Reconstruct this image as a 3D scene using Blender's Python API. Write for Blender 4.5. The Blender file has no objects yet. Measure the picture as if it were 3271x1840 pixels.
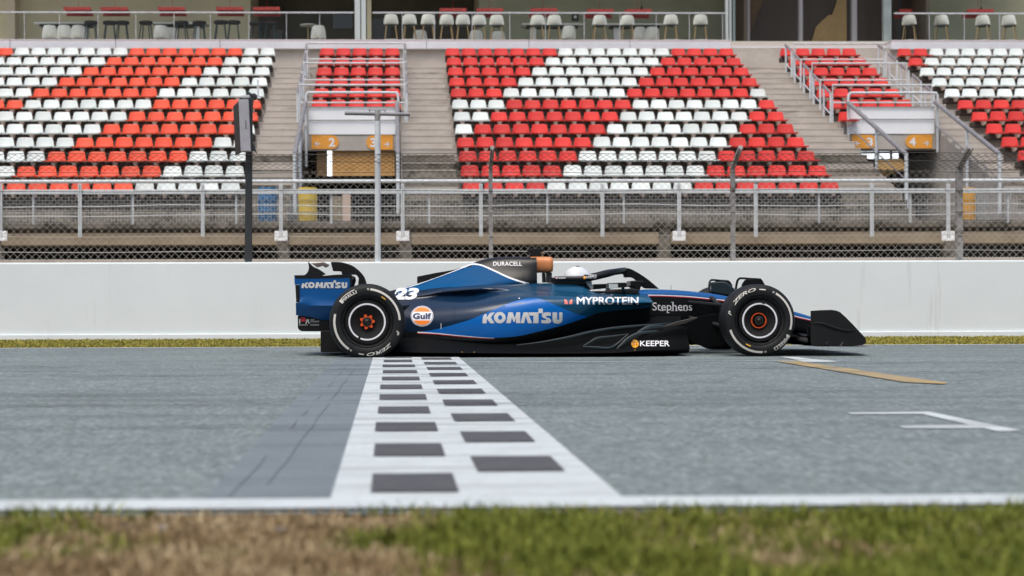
import bpy, bmesh, math, random
from mathutils import Vector, Matrix
from mathutils.bvhtree import BVHTree
from mathutils.geometry import delaunay_2d_cdt

# ---------------------------------------------------------------- camera, sky, sun, exposure
S = bpy.context.scene
COL = S.collection
FPX, EYE, PSI, RHO, CX, CY = 5000.0, 0.538, 0.024, 0.00306, 1368.0, 955.0     # focal length, eye height, yaw, roll, principal point
FWD = Vector((math.sin(PSI), math.cos(PSI), 0))
_r0, _u0 = Vector((math.cos(PSI), -math.sin(PSI), 0)), Vector((0, 0, 1))
RGT = _r0*math.cos(RHO) - _u0*math.sin(RHO)
UPV = _u0*math.cos(RHO) + _r0*math.sin(RHO)
ORG = Vector((0, 0, EYE))
cd = bpy.data.cameras.new('camera')
cam = bpy.data.objects.new('camera', cd)
COL.objects.link(cam)
m = Matrix.Identity(4)
for i in range(3):
    m[i][0], m[i][1], m[i][2], m[i][3] = RGT[i], UPV[i], -FWD[i], ORG[i]
cam.matrix_world = m
cd.sensor_width = 36.0
cd.sensor_fit = 'HORIZONTAL'
cd.lens = FPX/3271*36
cd.shift_x = (1635.5-CX)/3271
cd.shift_y = (CY-920)/3271
cd.clip_start, cd.clip_end = 0.05, 2000
cd.dof.use_dof = True
cd.dof.focus_distance = 15.0
cd.dof.aperture_fstop = 2.5
S.camera = cam

SUN_EL, SUN_AZ = math.radians(66), math.radians(205)      # azimuth clockwise from +Y: the light comes from behind the camera, a little left
w = bpy.data.worlds.new("World")
S.world = w
w.use_nodes = True
nt = w.node_tree
bg = nt.nodes['Background']
sky = nt.nodes.new('ShaderNodeTexSky')
sky.sky_type = 'NISHITA'
sky.sun_disc = False
sky.sun_elevation = SUN_EL
sky.sun_rotation = SUN_AZ
sky.air_density, sky.dust_density, sky.ozone_density = 1.0, 5.0, 0.6
nt.links.new(sky.outputs[0], bg.inputs[0])
bg.inputs[1].default_value = 0.15
sd = bpy.data.lights.new('sun', 'SUN')
sd.energy, sd.angle, sd.color = 1.0, math.radians(35), (1.0, 0.99, 0.95)
sun = bpy.data.objects.new('sun', sd)
COL.objects.link(sun)
_d = Vector((math.sin(SUN_AZ)*math.cos(SUN_EL), math.cos(SUN_AZ)*math.cos(SUN_EL), math.sin(SUN_EL)))
sun.rotation_euler = (-_d).to_track_quat('-Z', 'Y').to_euler()
sun.location = _d*60
S.view_settings.view_transform = 'Standard'
S.view_settings.look = 'None'
S.view_settings.exposure = 0.42
S.view_settings.gamma = 1.0
S.cycles.use_denoising = True
S.cycles.max_bounces = 8
S.cycles.transparent_max_bounces = 16
S.cycles.sample_clamp_indirect = 6

# ---------------------------------------------------------------- measuring: where a point of the photograph lies in the place
def ray(px, py):
    return FWD + RGT*((px-CX)/FPX) + UPV*((CY-py)/FPX)
def at(px, py, y):                       # on the vertical plane at distance y
    d = ray(px, py)
    return ORG + d*(y/d.y)
def gnd(px, py, z=0.0):                  # on the level z
    d = ray(px, py)
    return ORG + d*((z-EYE)/d.z)
def X_(px, y, py=900):
    return at(px, py, y).x
def Z_(x, y, py):                        # height that shows at row py for the spot x, y
    v = Vector((x, y, 0)) - ORG
    dep = v.dot(FWD)
    k = (CY-py)/FPX*dep                  # = P.UPV
    return EYE + (k - (v.x*_r0.x+v.y*_r0.y)*math.sin(RHO))/math.cos(RHO)
def D(x, y):                             # pixel of the 2576 wide view -> source pixel
    return (x*1.2698, y*1.2698)

# ---------------------------------------------------------------- mesh building
class MB:
    def __init__(s):
        s.v, s.f, s.m, s.s = [], [], [], []
    def add(s, vs, fs, mi=0, smooth=False):
        b = len(s.v)
        s.v += [Vector(p) for p in vs]
        for f in fs:
            s.f.append([b+i for i in f]); s.m.append(mi); s.s.append(smooth)
    def box(s, x0, y0, z0, x1, y1, z1, mi=0):
        vs = [(x, y, z) for z in (z0, z1) for y in (y0, y1) for x in (x0, x1)]
        s.add(vs, [(0,2,3,1),(4,5,7,6),(0,1,5,4),(2,6,7,3),(0,4,6,2),(1,3,7,5)], mi)
    def tube(s, path, r, n=8, mi=0, cap=True, flat=1.0):
        path = [Vector(p) for p in path]
        rs = r if isinstance(r, (list, tuple)) else [r]*len(path)
        vs, fs = [], []
        pu = None
        for i, p in enumerate(path):
            t = (path[min(i+1, len(path)-1)] - path[max(i-1, 0)]).normalized()
            u = t.cross(Vector((0, 1, 0))) if abs(t.y) < 0.95 else t.cross(Vector((0, 0, 1)))
            u.normalize()
            if pu is not None and u.dot(pu) < 0: u = -u
            pu = u
            q = t.cross(u)
            for k in range(n):
                a = 2*math.pi*(k+.5)/n
                vs.append(p + u*math.cos(a)*rs[i] + q*math.sin(a)*rs[i]*flat)
        for i in range(len(path)-1):
            for k in range(n):
                a, b = i*n+k, i*n+(k+1) % n
                fs.append((a, b, b+n, a+n))
        if cap:
            fs.append(tuple(range(n-1, -1, -1)))
            fs.append(tuple(range((len(path)-1)*n, len(path)*n)))
        s.add(vs, fs, mi, n > 5)
    def bar(s, a, b, r, mi=0):           # a thin square wire
        s.tube([a, b], r, 4, mi, False)
    def prism(s, poly, y0, y1, mi=0):    # outline in x, z carried from y0 to y1
        n = len(poly)
        vs = [(x, y0, z) for x, z in poly] + [(x, y1, z) for x, z in poly]
        s.add(vs, [tuple(range(n)), tuple(range(2*n-1, n-1, -1))] + [(i, i+n, (i+1) % n+n, (i+1) % n) for i in range(n)], mi)
    def slab(s, pts, n_, mi=0):          # any outline of points thickened along vector n_
        n = len(pts); n_ = Vector(n_)
        vs = [Vector(p) for p in pts] + [Vector(p)+n_ for p in pts]
        s.add(vs, [tuple(range(n)), tuple(range(2*n-1, n-1, -1))] + [(i, i+n, (i+1) % n+n, (i+1) % n) for i in range(n)], mi)
    def lathe(s, prof, c, n=48, mi=0, sgn=1.0, a0=0.0, a1=2*math.pi, zmin=None):   # prof: (radius, depth) about the y axis through c
        full = abs(a1-a0-2*math.pi) < 1e-6
        k = n if full else n+1
        vs, fs = [], []
        for r, t in prof:
            for i in range(k):
                a = a0+(a1-a0)*i/n
                z = c[2]+r*math.sin(a)
                vs.append((c[0]+r*math.cos(a), c[1]+sgn*t, z if zmin is None else max(z, zmin)))
        for j in range(len(prof)-1):
            for i in range(n):
                b = (i+1) % k
                fs.append((j*k+i, j*k+b, (j+1)*k+b, (j+1)*k+i))
        s.add(vs, fs, mi, True)
    def grid(s, rows, mi=0, mfun=None, closed=False):
        n = len(rows[0])
        b = len(s.v)
        for r in rows: s.v += [Vector(p) for p in r]
        for i in range(len(rows)-1):
            for j in range(n-1 if not closed else n):
                j2 = (j+1) % n
                s.f.append([b+i*n+j, b+i*n+j2, b+(i+1)*n+j2, b+(i+1)*n+j])
                s.m.append(mfun(i, j) if mfun else mi); s.s.append(True)
    def bvh(s):
        return BVHTree.FromPolygons([tuple(p) for p in s.v], s.f)
    def build(s, name, mats, parent=None, base=None, sharp=35, bevel=0, **tags):
        me = bpy.data.meshes.new(name)
        off = Vector(parent['_w']) if parent is not None else Vector(base) if base is not None else Vector((0, 0, 0))
        me.from_pydata([tuple(p-off) for p in s.v], [], s.f)
        mats = mats if isinstance(mats, (list, tuple)) else [mats]
        for mt in mats: me.materials.append(mt)
        me.polygons.foreach_set('material_index', s.m)
        bm = bmesh.new(); bm.from_mesh(me)
        bmesh.ops.recalc_face_normals(bm, faces=bm.faces)
        sm = any(s.s)
        for i, f in enumerate(bm.faces): f.smooth = s.s[i]
        if sm:
            lim = math.radians(sharp)
            for e in bm.edges:
                if len(e.link_faces) == 2 and e.calc_face_angle(0) > lim: e.smooth = False
        bm.to_mesh(me); bm.free()
        o = bpy.data.objects.new(name, me)
        COL.objects.link(o)
        if parent is not None:
            o.parent = parent
            o['_w'] = tuple(off)
        else:
            o.location = off
            o['_w'] = tuple(off)
        if bevel:
            md = o.modifiers.new('bevel', 'BEVEL'); md.width = bevel; md.segments = 2; md.limit_method = 'ANGLE'; md.angle_limit = math.radians(40)
        tag(o, **tags)
        return o
def tag(o, label=None, cat=None, group=None, kind=None):
    if label: o['label'] = label
    if cat: o['category'] = cat
    if group: o['group'] = group
    if kind: o['kind'] = kind
    return o
def thing(name, loc, label, cat, group=None):
    o = bpy.data.objects.new(name, None)
    o.empty_display_size = 0.2
    COL.objects.link(o)
    o.location = loc; o['_w'] = tuple(loc)
    return tag(o, label, cat, group)
def sub(name, parent):                   # an Empty part that parents its sub-parts
    o = bpy.data.objects.new(name, None)
    COL.objects.link(o); o.parent = parent; o['_w'] = parent['_w']
    return o
def copy_tree(o, parent=None):
    c = o.copy(); COL.objects.link(c)
    if parent is not None: c.parent = parent
    for ch in list(o.children): copy_tree(ch, c)
    return c
def crom(p, n):                          # smooth curve through points of any dimension
    out = []
    p = [Vector(q) for q in p]
    for i in range(len(p)-1):
        a, b, c, d = p[max(i-1, 0)], p[i], p[i+1], p[min(i+2, len(p)-1)]
        for k in range(n):
            t = k/n
            out.append(0.5*((2*b) + (c-a)*t + (2*a-5*b+4*c-d)*t*t + (3*b-a-3*c+d)*t*t*t))
    out.append(p[-1])
    return out

# ---------------------------------------------------------------- materials
def mat(name, col, rough=0.6, metal=0.0, var=0.0, scale=3.0, col2=None, bump=0.0, bscale=60.0, coat=0.0, stretch=None, spec=0.5, detail=6, lo=0.35, hi=0.65):
    mt = bpy.data.materials.new(name); mt.use_nodes = True
    t = mt.node_tree; b = t.nodes['Principled BSDF']
    b.inputs['Base Color'].default_value = (*col, 1); b.inputs['Roughness'].default_value = rough
    b.inputs['Metallic'].default_value = metal; b.inputs['Coat Weight'].default_value = coat; b.inputs['Coat Roughness'].default_value = 0.06
    b.inputs['Specular IOR Level'].default_value = spec
    if var or col2 or bump:
        tc = t.nodes.new('ShaderNodeTexCoord'); src = tc.outputs['Object']
        if stretch:
            mp = t.nodes.new('ShaderNodeMapping'); mp.inputs['Scale'].default_value = stretch
            t.links.new(src, mp.inputs[0]); src = mp.outputs[0]
    if var or col2:
        n = t.nodes.new('ShaderNodeTexNoise'); n.inputs['Scale'].default_value = scale; n.inputs['Detail'].default_value = detail; n.inputs['Roughness'].default_value = 0.65
        t.links.new(src, n.inputs[0])
        r = t.nodes.new('ShaderNodeValToRGB')
        c2 = col2 if col2 else tuple(c*(1-var) for c in col)
        r.color_ramp.elements[0].position, r.color_ramp.elements[1].position = lo, hi
        r.color_ramp.elements[0].color, r.color_ramp.elements[1].color = (*c2, 1), (*col, 1)
        t.links.new(n.outputs[0], r.inputs[0]); t.links.new(r.outputs[0], b.inputs['Base Color'])
    if bump:
        n2 = t.nodes.new('ShaderNodeTexNoise'); n2.inputs['Scale'].default_value = bscale; n2.inputs['Detail'].default_value = 4
        t.links.new(src, n2.inputs[0])
        bp = t.nodes.new('ShaderNodeBump'); bp.inputs['Strength'].default_value = bump; bp.inputs['Distance'].default_value = 0.01
        t.links.new(n2.outputs[0], bp.inputs['Height']); t.links.new(bp.outputs[0], b.inputs['Normal'])
    return mt
def emis(name, col, s):
    mt = mat(name, col); b = mt.node_tree.nodes['Principled BSDF']
    b.inputs['Emission Color'].default_value = (*col, 1); b.inputs['Emission Strength'].default_value = s
    return mt
def add_layer(mt, col, scale, lo, hi, stretch=None, detail=4, axis=None):    # a further layer of wear over a material's colour
    t = mt.node_tree; b = t.nodes['Principled BSDF']; inp = b.inputs['Base Color']
    tc = t.nodes.new('ShaderNodeTexCoord'); mp = t.nodes.new('ShaderNodeMapping'); mp.inputs['Scale'].default_value = stretch or (1, 1, 1)
    mp.inputs['Location'].default_value = (random.random()*9, random.random()*9, random.random()*9)
    t.links.new(tc.outputs['Object'], mp.inputs[0])
    n = t.nodes.new('ShaderNodeTexNoise'); n.inputs['Scale'].default_value = scale; n.inputs['Detail'].default_value = detail; n.inputs['Roughness'].default_value = 0.6
    t.links.new(mp.outputs[0], n.inputs[0])
    r = t.nodes.new('ShaderNodeMapRange'); r.inputs[1].default_value, r.inputs[2].default_value = lo, hi
    t.links.new(n.outputs[0], r.inputs[0])
    mx = t.nodes.new('ShaderNodeMix'); mx.data_type = 'RGBA'
    t.links.new(r.outputs[0], mx.inputs[0])
    if inp.is_linked:
        t.links.new(inp.links[0].from_socket, mx.inputs[6])
    else:
        mx.inputs[6].default_value = inp.default_value
    mx.inputs[7].default_value = (*col, 1)
    t.links.new(mx.outputs[2], inp)
    return mt
random.seed(7)
ASPH = mat('asphalt', (0.176, 0.216, 0.212), 0.85, 0, scale=0.8, col2=(0.146, 0.180, 0.177), bump=0.3, bscale=110)
add_layer(ASPH, (0.30, 0.345, 0.34), 34, 0.50, 0.74, (1, .4, 1), 3)
add_layer(ASPH, (0.062, 0.080, 0.081), 42, 0.50, 0.72, (1, .4, 1), 3)
add_layer(ASPH, (0.100, 0.124, 0.124), 11, 0.50, 0.76, (.8, .5, 1), 4)
add_layer(ASPH, (0.085, 0.102, 0.103), 1.9, 0.54, 0.86, (0.03, 1.3, 1), 5)
SEAL = mat('sealed_asphalt', (0.165, 0.198, 0.212), 0.7, 0, scale=2, col2=(0.140, 0.168, 0.182), bump=0.15, bscale=90)
add_layer(SEAL, (0.075, 0.088, 0.094), 2.6, 0.48, 0.80, (0.06, 1.5, 1), 5)
add_layer(SEAL, (0.20, 0.235, 0.24), 30, 0.56, 0.80, (1, .4, 1), 3)
PAINT = mat('road_paint', (0.55, 0.61, 0.61), 0.6, 0, scale=5, col2=(0.46, 0.51, 0.51), bump=0.1, bscale=120)
add_layer(PAINT, (0.26, 0.265, 0.27), 3.4, 0.52, 0.76, (0.10, 2.0, 1), 7)
add_layer(PAINT, (0.40, 0.405, 0.40), 26, 0.54, 0.74, None, 5)
SQUARE = mat('dark_square', (0.078, 0.078, 0.083), 0.75, 0, scale=9, col2=(0.056, 0.057, 0.062), bump=0.15, bscale=120)
OCHRE = mat('ochre_paint', (0.40, 0.28, 0.10), 0.75, 0, scale=9, col2=(0.24, 0.22, 0.165), stretch=(.6, .25, 1))
WALLW = mat('white_wall_paint', (0.72, 0.79, 0.795), 0.75, 0, scale=0.9, col2=(0.685, 0.752, 0.757), bump=0.05, bscale=25)
add_layer(WALLW, (0.50, 0.50, 0.48), 2.2, 0.62, 0.9, (3, 1, 0.25), 5)
CONC = mat('pale_concrete', (0.48, 0.44, 0.39), 0.9, 0, scale=1.5, col2=(0.39, 0.355, 0.31), bump=0.15, bscale=30)
add_layer(CONC, (0.19, 0.155, 0.125), 1.6, 0.58, 0.85, (0.6, 1, 2.5), 6)
CONCD = mat('weathered_concrete', (0.25, 0.225, 0.19), 0.95, 0, scale=2.0, col2=(0.13, 0.118, 0.092), bump=0.2, bscale=25)
add_layer(CONCD, (0.045, 0.042, 0.028), 2.4, 0.50, 0.66, (1.2, 1, 1), 7)
BEAM = mat('beam_concrete', (0.40, 0.325, 0.22), 0.9, 0, scale=1.8, col2=(0.30, 0.235, 0.155), bump=0.1, bscale=30)
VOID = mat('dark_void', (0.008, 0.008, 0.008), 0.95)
GALV = mat('galvanised_steel', (0.56, 0.58, 0.59), 0.5, 0.1, scale=6, col2=(0.38, 0.40, 0.41))
RAILW = mat('pale_rail_paint', (0.62, 0.665, 0.68), 0.45, 0.0, scale=8, col2=(0.50, 0.54, 0.55))
RAILG = mat('grey_rail_paint', (0.235, 0.235, 0.25), 0.5, 0.1, scale=6, col2=(0.19, 0.19, 0.20))
WIRE = mat('fence_wire', (0.46, 0.43, 0.37), 0.55, 0.1)
WIRED = mat('tension_wire', (0.07, 0.065, 0.06), 0.6, 0.3)
POSTG = mat('fence_post_grey', (0.33, 0.325, 0.315), 0.6, 0.1, scale=9, col2=(0.12, 0.09, 0.07), lo=0.3, hi=0.5)
BLKP = mat('black_post_paint', (0.030, 0.036, 0.038), 0.55, 0, scale=7, col2=(0.018, 0.022, 0.024))
BOXG = mat('grey_box_paint', (0.36, 0.36, 0.385), 0.55, 0, scale=8, col2=(0.31, 0.31, 0.33))
BOXD = mat('dark_box_paint', (0.035, 0.030, 0.030), 0.6)
SEATR = mat('red_seat_plastic', (0.70, 0.052, 0.038), 0.42, 0, scale=1.3, col2=(0.60, 0.040, 0.032))
SEATO = mat('flare_tinted_red_seat_plastic', (0.84, 0.125, 0.055), 0.42, 0, scale=1.3, col2=(0.76, 0.095, 0.042))  # left block: warm flare haze put into the red
SEATW = mat('white_seat_plastic', (0.74, 0.79, 0.76), 0.42, 0, scale=1.3, col2=(0.67, 0.715, 0.69))
STUB = mat('seat_bracket_plastic', (0.66, 0.54, 0.46), 0.6)
SIGNO = mat('orange_sign', (0.82, 0.36, 0.045), 0.5, 0, scale=6, col2=(0.75, 0.32, 0.04))
WHITE = mat('white_marking', (0.80, 0.80, 0.79), 0.5)
PANELW = mat('white_panel', (0.87, 0.89, 0.89), 0.5, 0, scale=2, col2=(0.84, 0.86, 0.86))
TIMBER = mat('corrugated_beige', (0.74, 0.48, 0.20), 0.6, 0, scale=3, col2=(0.66, 0.41, 0.16))

for mt in (SEATR, SEATO, SEATW):         # each seat has faded a little differently
    t = mt.node_tree; b = t.nodes['Principled BSDF']; src = b.inputs['Base Color'].links[0].from_socket
    oi = t.nodes.new('ShaderNodeObjectInfo'); mr = t.nodes.new('ShaderNodeMapRange'); hs = t.nodes.new('ShaderNodeHueSaturation')
    mr.inputs[3].default_value, mr.inputs[4].default_value = 0.86, 1.10
    t.links.new(oi.outputs['Random'], mr.inputs[0]); t.links.new(mr.outputs[0], hs.inputs['Value']); t.links.new(src, hs.inputs['Color']); t.links.new(hs.outputs[0], b.inputs['Base Color'])
# ---------------------------------------------------------------- ground, track, paint
def sheet(name, pts, z, mt, **tags):
    b = MB(); b.add([(x, y, z) for x, y in pts], [tuple(range(len(pts)))])
    return b.build(name, mt, **tags)
def rect(x0, y0, x1, y1): return [(x0, y0), (x1, y0), (x1, y1), (x0, y1)]
SOIL = mat('dry_soil', (0.27, 0.205, 0.13), 0.95, 0, scale=5, col2=(0.14, 0.11, 0.06), bump=0.3, bscale=40)
sheet('ground', rect(-400, -60, 400, 600), -0.008, SOIL, kind='structure')
Y_NEAR0, Y_NEAR1, Y_FAR = 3.985, 4.178, 17.62
sheet('track_road', rect(-150, 3.93, 150, Y_FAR+0.06), 0.0, ASPH, kind='structure')
sheet('near_edge_line', rect(-150, Y_NEAR0, 150, Y_NEAR1), 0.008, PAINT, kind='structure')
sheet('far_edge_line', rect(-150, Y_FAR-0.16, 150, Y_FAR), 0.004, PAINT, kind='structure')
xl, xr = -0.163, 0.622
sheet('sealed_strip', rect(-0.505, Y_NEAR1, xl, Y_FAR-0.17), 0.004, SEAL, kind='structure')
crk = MB()
for x0, ph in ((-0.36, 0.3), (-0.44, 1.9)):
    y = 4.25
    while y < 13:
        y2 = y+0.25+0.2*random.random()
        if random.random() < .08: y = y2; continue
        if ph < 1 or y < 5.0 or random.random() < 0.25:
            a, b_ = x0+0.004*math.sin(y*5+ph)+0.010*(y-4), x0+0.004*math.sin(y2*5+ph)+0.010*(y2-4)
            crk.add([(a, y, .0062), (a+.004, y, .0062), (b_+.004, y2, .0062), (b_, y2, .0062)], [(0,1,2,3)])
        y = y2
CRACK = mat('crack_filler', (0.105, 0.123, 0.130), 0.8)
crk.build('asphalt_crack', CRACK, kind='structure')
sheet('finish_line', rect(xl, Y_NEAR1, xr, Y_FAR-0.17), 0.0042, PAINT, kind='structure')
sq = MB()
for k in range(14):
    for (a, b_, y0) in ((-0.062, 0.186, 4.315), (0.272, 0.536, 4.815)):
        y = y0+0.99*k; j = [random.uniform(-.006, .006) for _ in range(4)]
        if y+0.46 < Y_FAR-0.2:
            sq.add([(a+j[0], y, .0084), (b_+j[1], y+j[2], .0084), (b_+j[1], y+.45, .0084), (a+j[0], y+.45+j[3], .0084)], [(0,1,2,3)])
sq.build('finish_line_marking', SQUARE, kind='structure')
def paint_px(name, pts, mt, z=0.004):
    b = MB()
    for poly in pts: b.add([gnd(x, y, z) for x, y in poly], [tuple(range(len(poly)))])
    return b.build(name, mt, kind='structure')
Z6 = lambda x, y: (1650+x/1.589, 1100+y/1.589)
paint_px('grid_slot_marking', [[Z6(1678,346), Z6(1700,353), Z6(2060,352), Z6(2040,342)],
                               [Z6(2040,342), Z6(2060,352), Z6(2440,440), Z6(2560,437), Z6(2095,341)],
                               [Z6(1938,413), Z6(1965,425), Z6(2375,424.5), Z6(2300,407)]], PAINT)
paint_px('second_grid_slot_marking', [[(2490,1139), (2530,1146), (2560,1153), (2685,1153.8), (2600,1147.5), (2545,1140)], [(2500,1153.6), (2520,1156), (2640,1156.2), (2685,1153.9)]], PAINT)
paint_px('ochre_line_marking', [[(2472,1152.5), (2554,1153.5), (3028,1222.5), (3016,1226), (2893,1220.5)]], OCHRE, .0062)
sheet('thin_track_line', rect(0.66, 13.20, 3.5, 13.26), 0.0044, PAINT, kind='structure')
sheet('track_joint', rect(0.66, 13.42, 3.6, 13.47), 0.0044, CRACK, kind='structure')

# rubber laid down by the cars, crossing asphalt and paint alike
RBM = bpy.data.materials.new('rubber_film'); RBM.use_nodes = True
t = RBM.node_tree; bb = t.nodes['Principled BSDF']; bb.inputs['Base Color'].default_value = (.03, .035, .037, 1); bb.inputs['Roughness'].default_value = .7
tc = t.nodes.new('ShaderNodeTexCoord'); mp = t.nodes.new('ShaderNodeMapping'); mp.inputs['Scale'].default_value = (.22, 3.2, 1); n1 = t.nodes.new('ShaderNodeTexNoise'); n1.inputs['Scale'].default_value = 4; n1.inputs['Detail'].default_value = 7
mr = t.nodes.new('ShaderNodeMapRange'); mr.inputs[1].default_value, mr.inputs[2].default_value, mr.inputs[3].default_value, mr.inputs[4].default_value = .46, .72, 0, .46
uv = t.nodes.new('ShaderNodeSeparateXYZ'); fade = t.nodes.new('ShaderNodeMath'); fade.operation = 'MULTIPLY'
t.links.new(tc.outputs['Object'], mp.inputs[0]); t.links.new(mp.outputs[0], n1.inputs[0]); t.links.new(n1.outputs[0], mr.inputs[0]); t.links.new(mr.outputs[0], bb.inputs['Alpha'])
b = MB()
for y, hw, x0, x1 in ((6.55, .07, -9, 20), (7.85, .10, -30, 30), (8.12, .05, -30, 2), (8.75, .13, -30, 30), (9.15, .06, -2, 30), (9.95, .05, -30, 14), (11.1, .16, -30, 30), (11.9, .10, -30, 30), (12.6, .2, -30, 30), (16.3, .2, -30, 30)):
    n = 40
    for i in range(n):
        a, c = x0+(x1-x0)*i/n, x0+(x1-x0)*(i+1)/n
        ya, yc_ = y+.05*math.sin(a*.21+y), y+.05*math.sin(c*.21+y)
        b.add([(a, ya-hw, .0105), (c, yc_-hw, .0105), (c, yc_+hw, .0105), (a, ya+hw, .0105)], [(0, 1, 2, 3)])
b.build('rubber_track_marking', RBM, kind='structure')

# grass: short blades on both verges
def gmat(name, c1, c2):
    mt = mat(name, c1, 0.7); t = mt.node_tree; b = t.nodes['Principled BSDF']
    g = t.nodes.new('ShaderNodeNewGeometry'); r = t.nodes.new('ShaderNodeValToRGB')
    r.color_ramp.elements[0].color, r.color_ramp.elements[1].color = (*c1, 1), (*c2, 1)
    t.links.new(g.outputs['Random Per Island'], r.inputs[0]); t.links.new(r.outputs[0], b.inputs['Base Color'])
    b.inputs['Specular IOR Level'].default_value = 0.2
    return mt
GRN = gmat('green_blade', (0.055, 0.085, 0.010), (0.27, 0.29, 0.05))
STRAW = gmat('straw_blade', (0.26, 0.19, 0.10), (0.62, 0.50, 0.31))
OLIVE = gmat('olive_blade', (0.24, 0.22, 0.035), (0.38, 0.34, 0.085))
DEAD = gmat('dead_blade', (0.17, 0.115, 0.055), (0.42, 0.31, 0.17))
from mathutils import noise
def blades(name, n, x0, x1, y0, y1, hmin, hmax, wd, mats, pick, label):
    rnd = random.Random(3); vs, fs, ms = [], [], []
    for _ in range(n):
        x, y = rnd.uniform(x0, x1), rnd.uniform(y0, y1)
        k, hs = pick(x, y, rnd)
        if k < 0: continue
        h, a = rnd.uniform(hmin, hmax)*hs, rnd.uniform(0, 6.283)
        w_ = wd*rnd.uniform(.6, 1.3); l = h*rnd.uniform(.2, 1.1); la = rnd.uniform(0, 6.283)
        dx, dy = math.cos(a)*w_, math.sin(a)*w_; b = len(vs)
        ex, ey = math.cos(la)*l, math.sin(la)*l
        vs += [(x-dx, y-dy, -.008), (x+dx, y+dy, -.008), (x+ex*.4+dx*.7, y+ey*.4+dy*.7, h*.6), (x+ex*.4-dx*.7, y+ey*.4-dy*.7, h*.6), (x+ex, y+ey, h)]
        fs += [(b, b+1, b+2, b+3), (b+3, b+2, b+4)]; ms += [k, k]
    me = bpy.data.meshes.new(name); me.from_pydata(vs, [], fs)
    for q in mats: me.materials.append(q)
    me.polygons.foreach_set('material_index', ms)
    o = bpy.data.objects.new(name, me); COL.objects.link(o)
    return tag(o, label, 'grass', kind='stuff')
def near_pick(x, y, r):
    nz = noise.noise((x*1.7+4, y*2.2, 0)) + 0.6*noise.noise((x*6, y*6, 3))
    bias = 0.50*math.tanh((x-0.14)*3.0) + (0.50 if x < -0.80 and y < 3.65 else 0) - 0.05
    cover = noise.noise((x*9, y*9, 8))
    edge = (3.93-y)
    if edge < 0.10 and r.random() > edge*4+0.08: return -1, 1
    g = nz*0.85+bias*0.8+r.uniform(-.28, .28)
    if g > 0.04: return 0, 1.15+0.5*max(0, nz)
    if cover < -0.15 and r.random() < .6: return -1, 1
    return (2 if noise.noise((x*3.1, y*5, 21)) > r.uniform(-.35, .35) else 1), 0.75
blades('grass', 62000, -1.35, 1.75, 2.45, 3.95, .010, .036, .0030, [GRN, STRAW, DEAD], near_pick, 'patchy green and straw coloured grass along the near edge of the track')
blades('grass', 42000, -7.5, 11, 17.78, 21.2, .006, .024, .010, [OLIVE, GRN], lambda x, y, r: (0 if r.random() < .8 else 1, 1.0), 'thin strip of yellow green grass at the foot of the white wall')
b = MB()
rs = random.Random(5)
for px, py in ((398,1688),(636,1684),(682,1768),(900,1700),(1440,1655),(520,1690),(1160,1720)):
    p = gnd(px, py); s_ = rs.uniform(.006, .012)
    vs = [(p.x+s_*1.6*math.cos(a)*rs.uniform(.7,1), p.y+s_*math.sin(a), z) for z in (-.006, s_*.8) for a in [i*1.047 for i in range(6)]]
    b.add(vs, [(0,1,2,3,4,5), (6,7,8,9,10,11)] + [(i, (i+1) % 6, (i+1) % 6+6, i+6) for i in range(6)])
b.build('pebbles', mat('pale_stone', (0.5, 0.47, 0.44), 0.8, var=.5, scale=20), kind='stuff', label='few pale pebbles lying in the near grass', cat='pebbles')

# ---------------------------------------------------------------- white wall
YW = 21.25
wl = thing('track_wall', (0, YW, 0), 'long plain white concrete wall behind the racing car', 'wall')
b = MB()
b.box(-40, YW, -.05, 40, YW+.28, 1.045); b.build('wall_body', WALLW, wl, bevel=.02)
b = MB()
b.box(-40, YW-.03, -.05, 40, YW-.001, .075); b.build('wall_plinth', WALLW, wl, bevel=.01)

# ---------------------------------------------------------------- catch fence on the wall
YF = 21.46
ZF0, ZF1, AY, AZ = 1.05, 2.30, -0.42, 0.24            # the upright mesh, then the arm that leans over the track
fence = thing('catch_fence', (0, YF, 1.05), 'tall chain link catch fence with leaning top standing on the white wall', 'fence')
L0 = ZF1-ZF0; L1 = math.hypot(AY, AZ)*0.82; LT = L0+L1
def fpt(x, s):                                         # point on the mesh at run s up it
    if s <= L0: return Vector((x, YF, ZF0+s))
    k = (s-L0)/math.hypot(AY, AZ); return Vector((x, YF+AY*k, ZF1+AZ*k))
ch = MB(); PITCH = 0.0996; WR = 0.0023
x = -7.2-LT
rs = random.Random(11)
while x < 9.6:
    for sg in (1, -1):
        x0 = x if sg == 1 else x+LT
        j = rs.uniform(-.004, .004)
        pa, pb, pc = fpt(x0+j, 0), fpt(x0+sg*L0+j, L0), fpt(x0+sg*LT+j, LT+rs.uniform(-.02, .0))
        off = Vector((0, .002*sg, 0))
        ch.bar(pa+off, pb+off, WR); ch.bar(pb+off, pc+off, WR*1.25, 1)
    x += PITCH
ch.build('chain_link', [WIRE, WIRED], fence)
tw = MB()
for z, sag in ((1.19, .006), (1.40, .006), (1.73, .0)):
    tw.tube([(x, YF-.012, z+sag*math.sin(x*1.9)) for x in [-8+i*.5 for i in range(37)]], .0045 if z < 1.3 else .003, 5)
tw.build('bottom_wire', mat('pale_tension_wire', (.42, .40, .36), .5, .3), fence)
tw = MB()
for y, z in ((YF-.012, 2.02), (YF-.02, 2.27), (YF+AY*.45, ZF1+AZ*.45), (YF+AY*.82, ZF1+AZ*.82)):
    ph = rs.uniform(0, 6)
    tw.tube([(x, y, z+.008*math.sin(x*1.1+ph)+.004*math.sin(x*3.7)) for x in [-8+i*.4 for i in range(46)]], .0042, 5)
tw.build('upper_wire', WIRED, fence)
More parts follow.
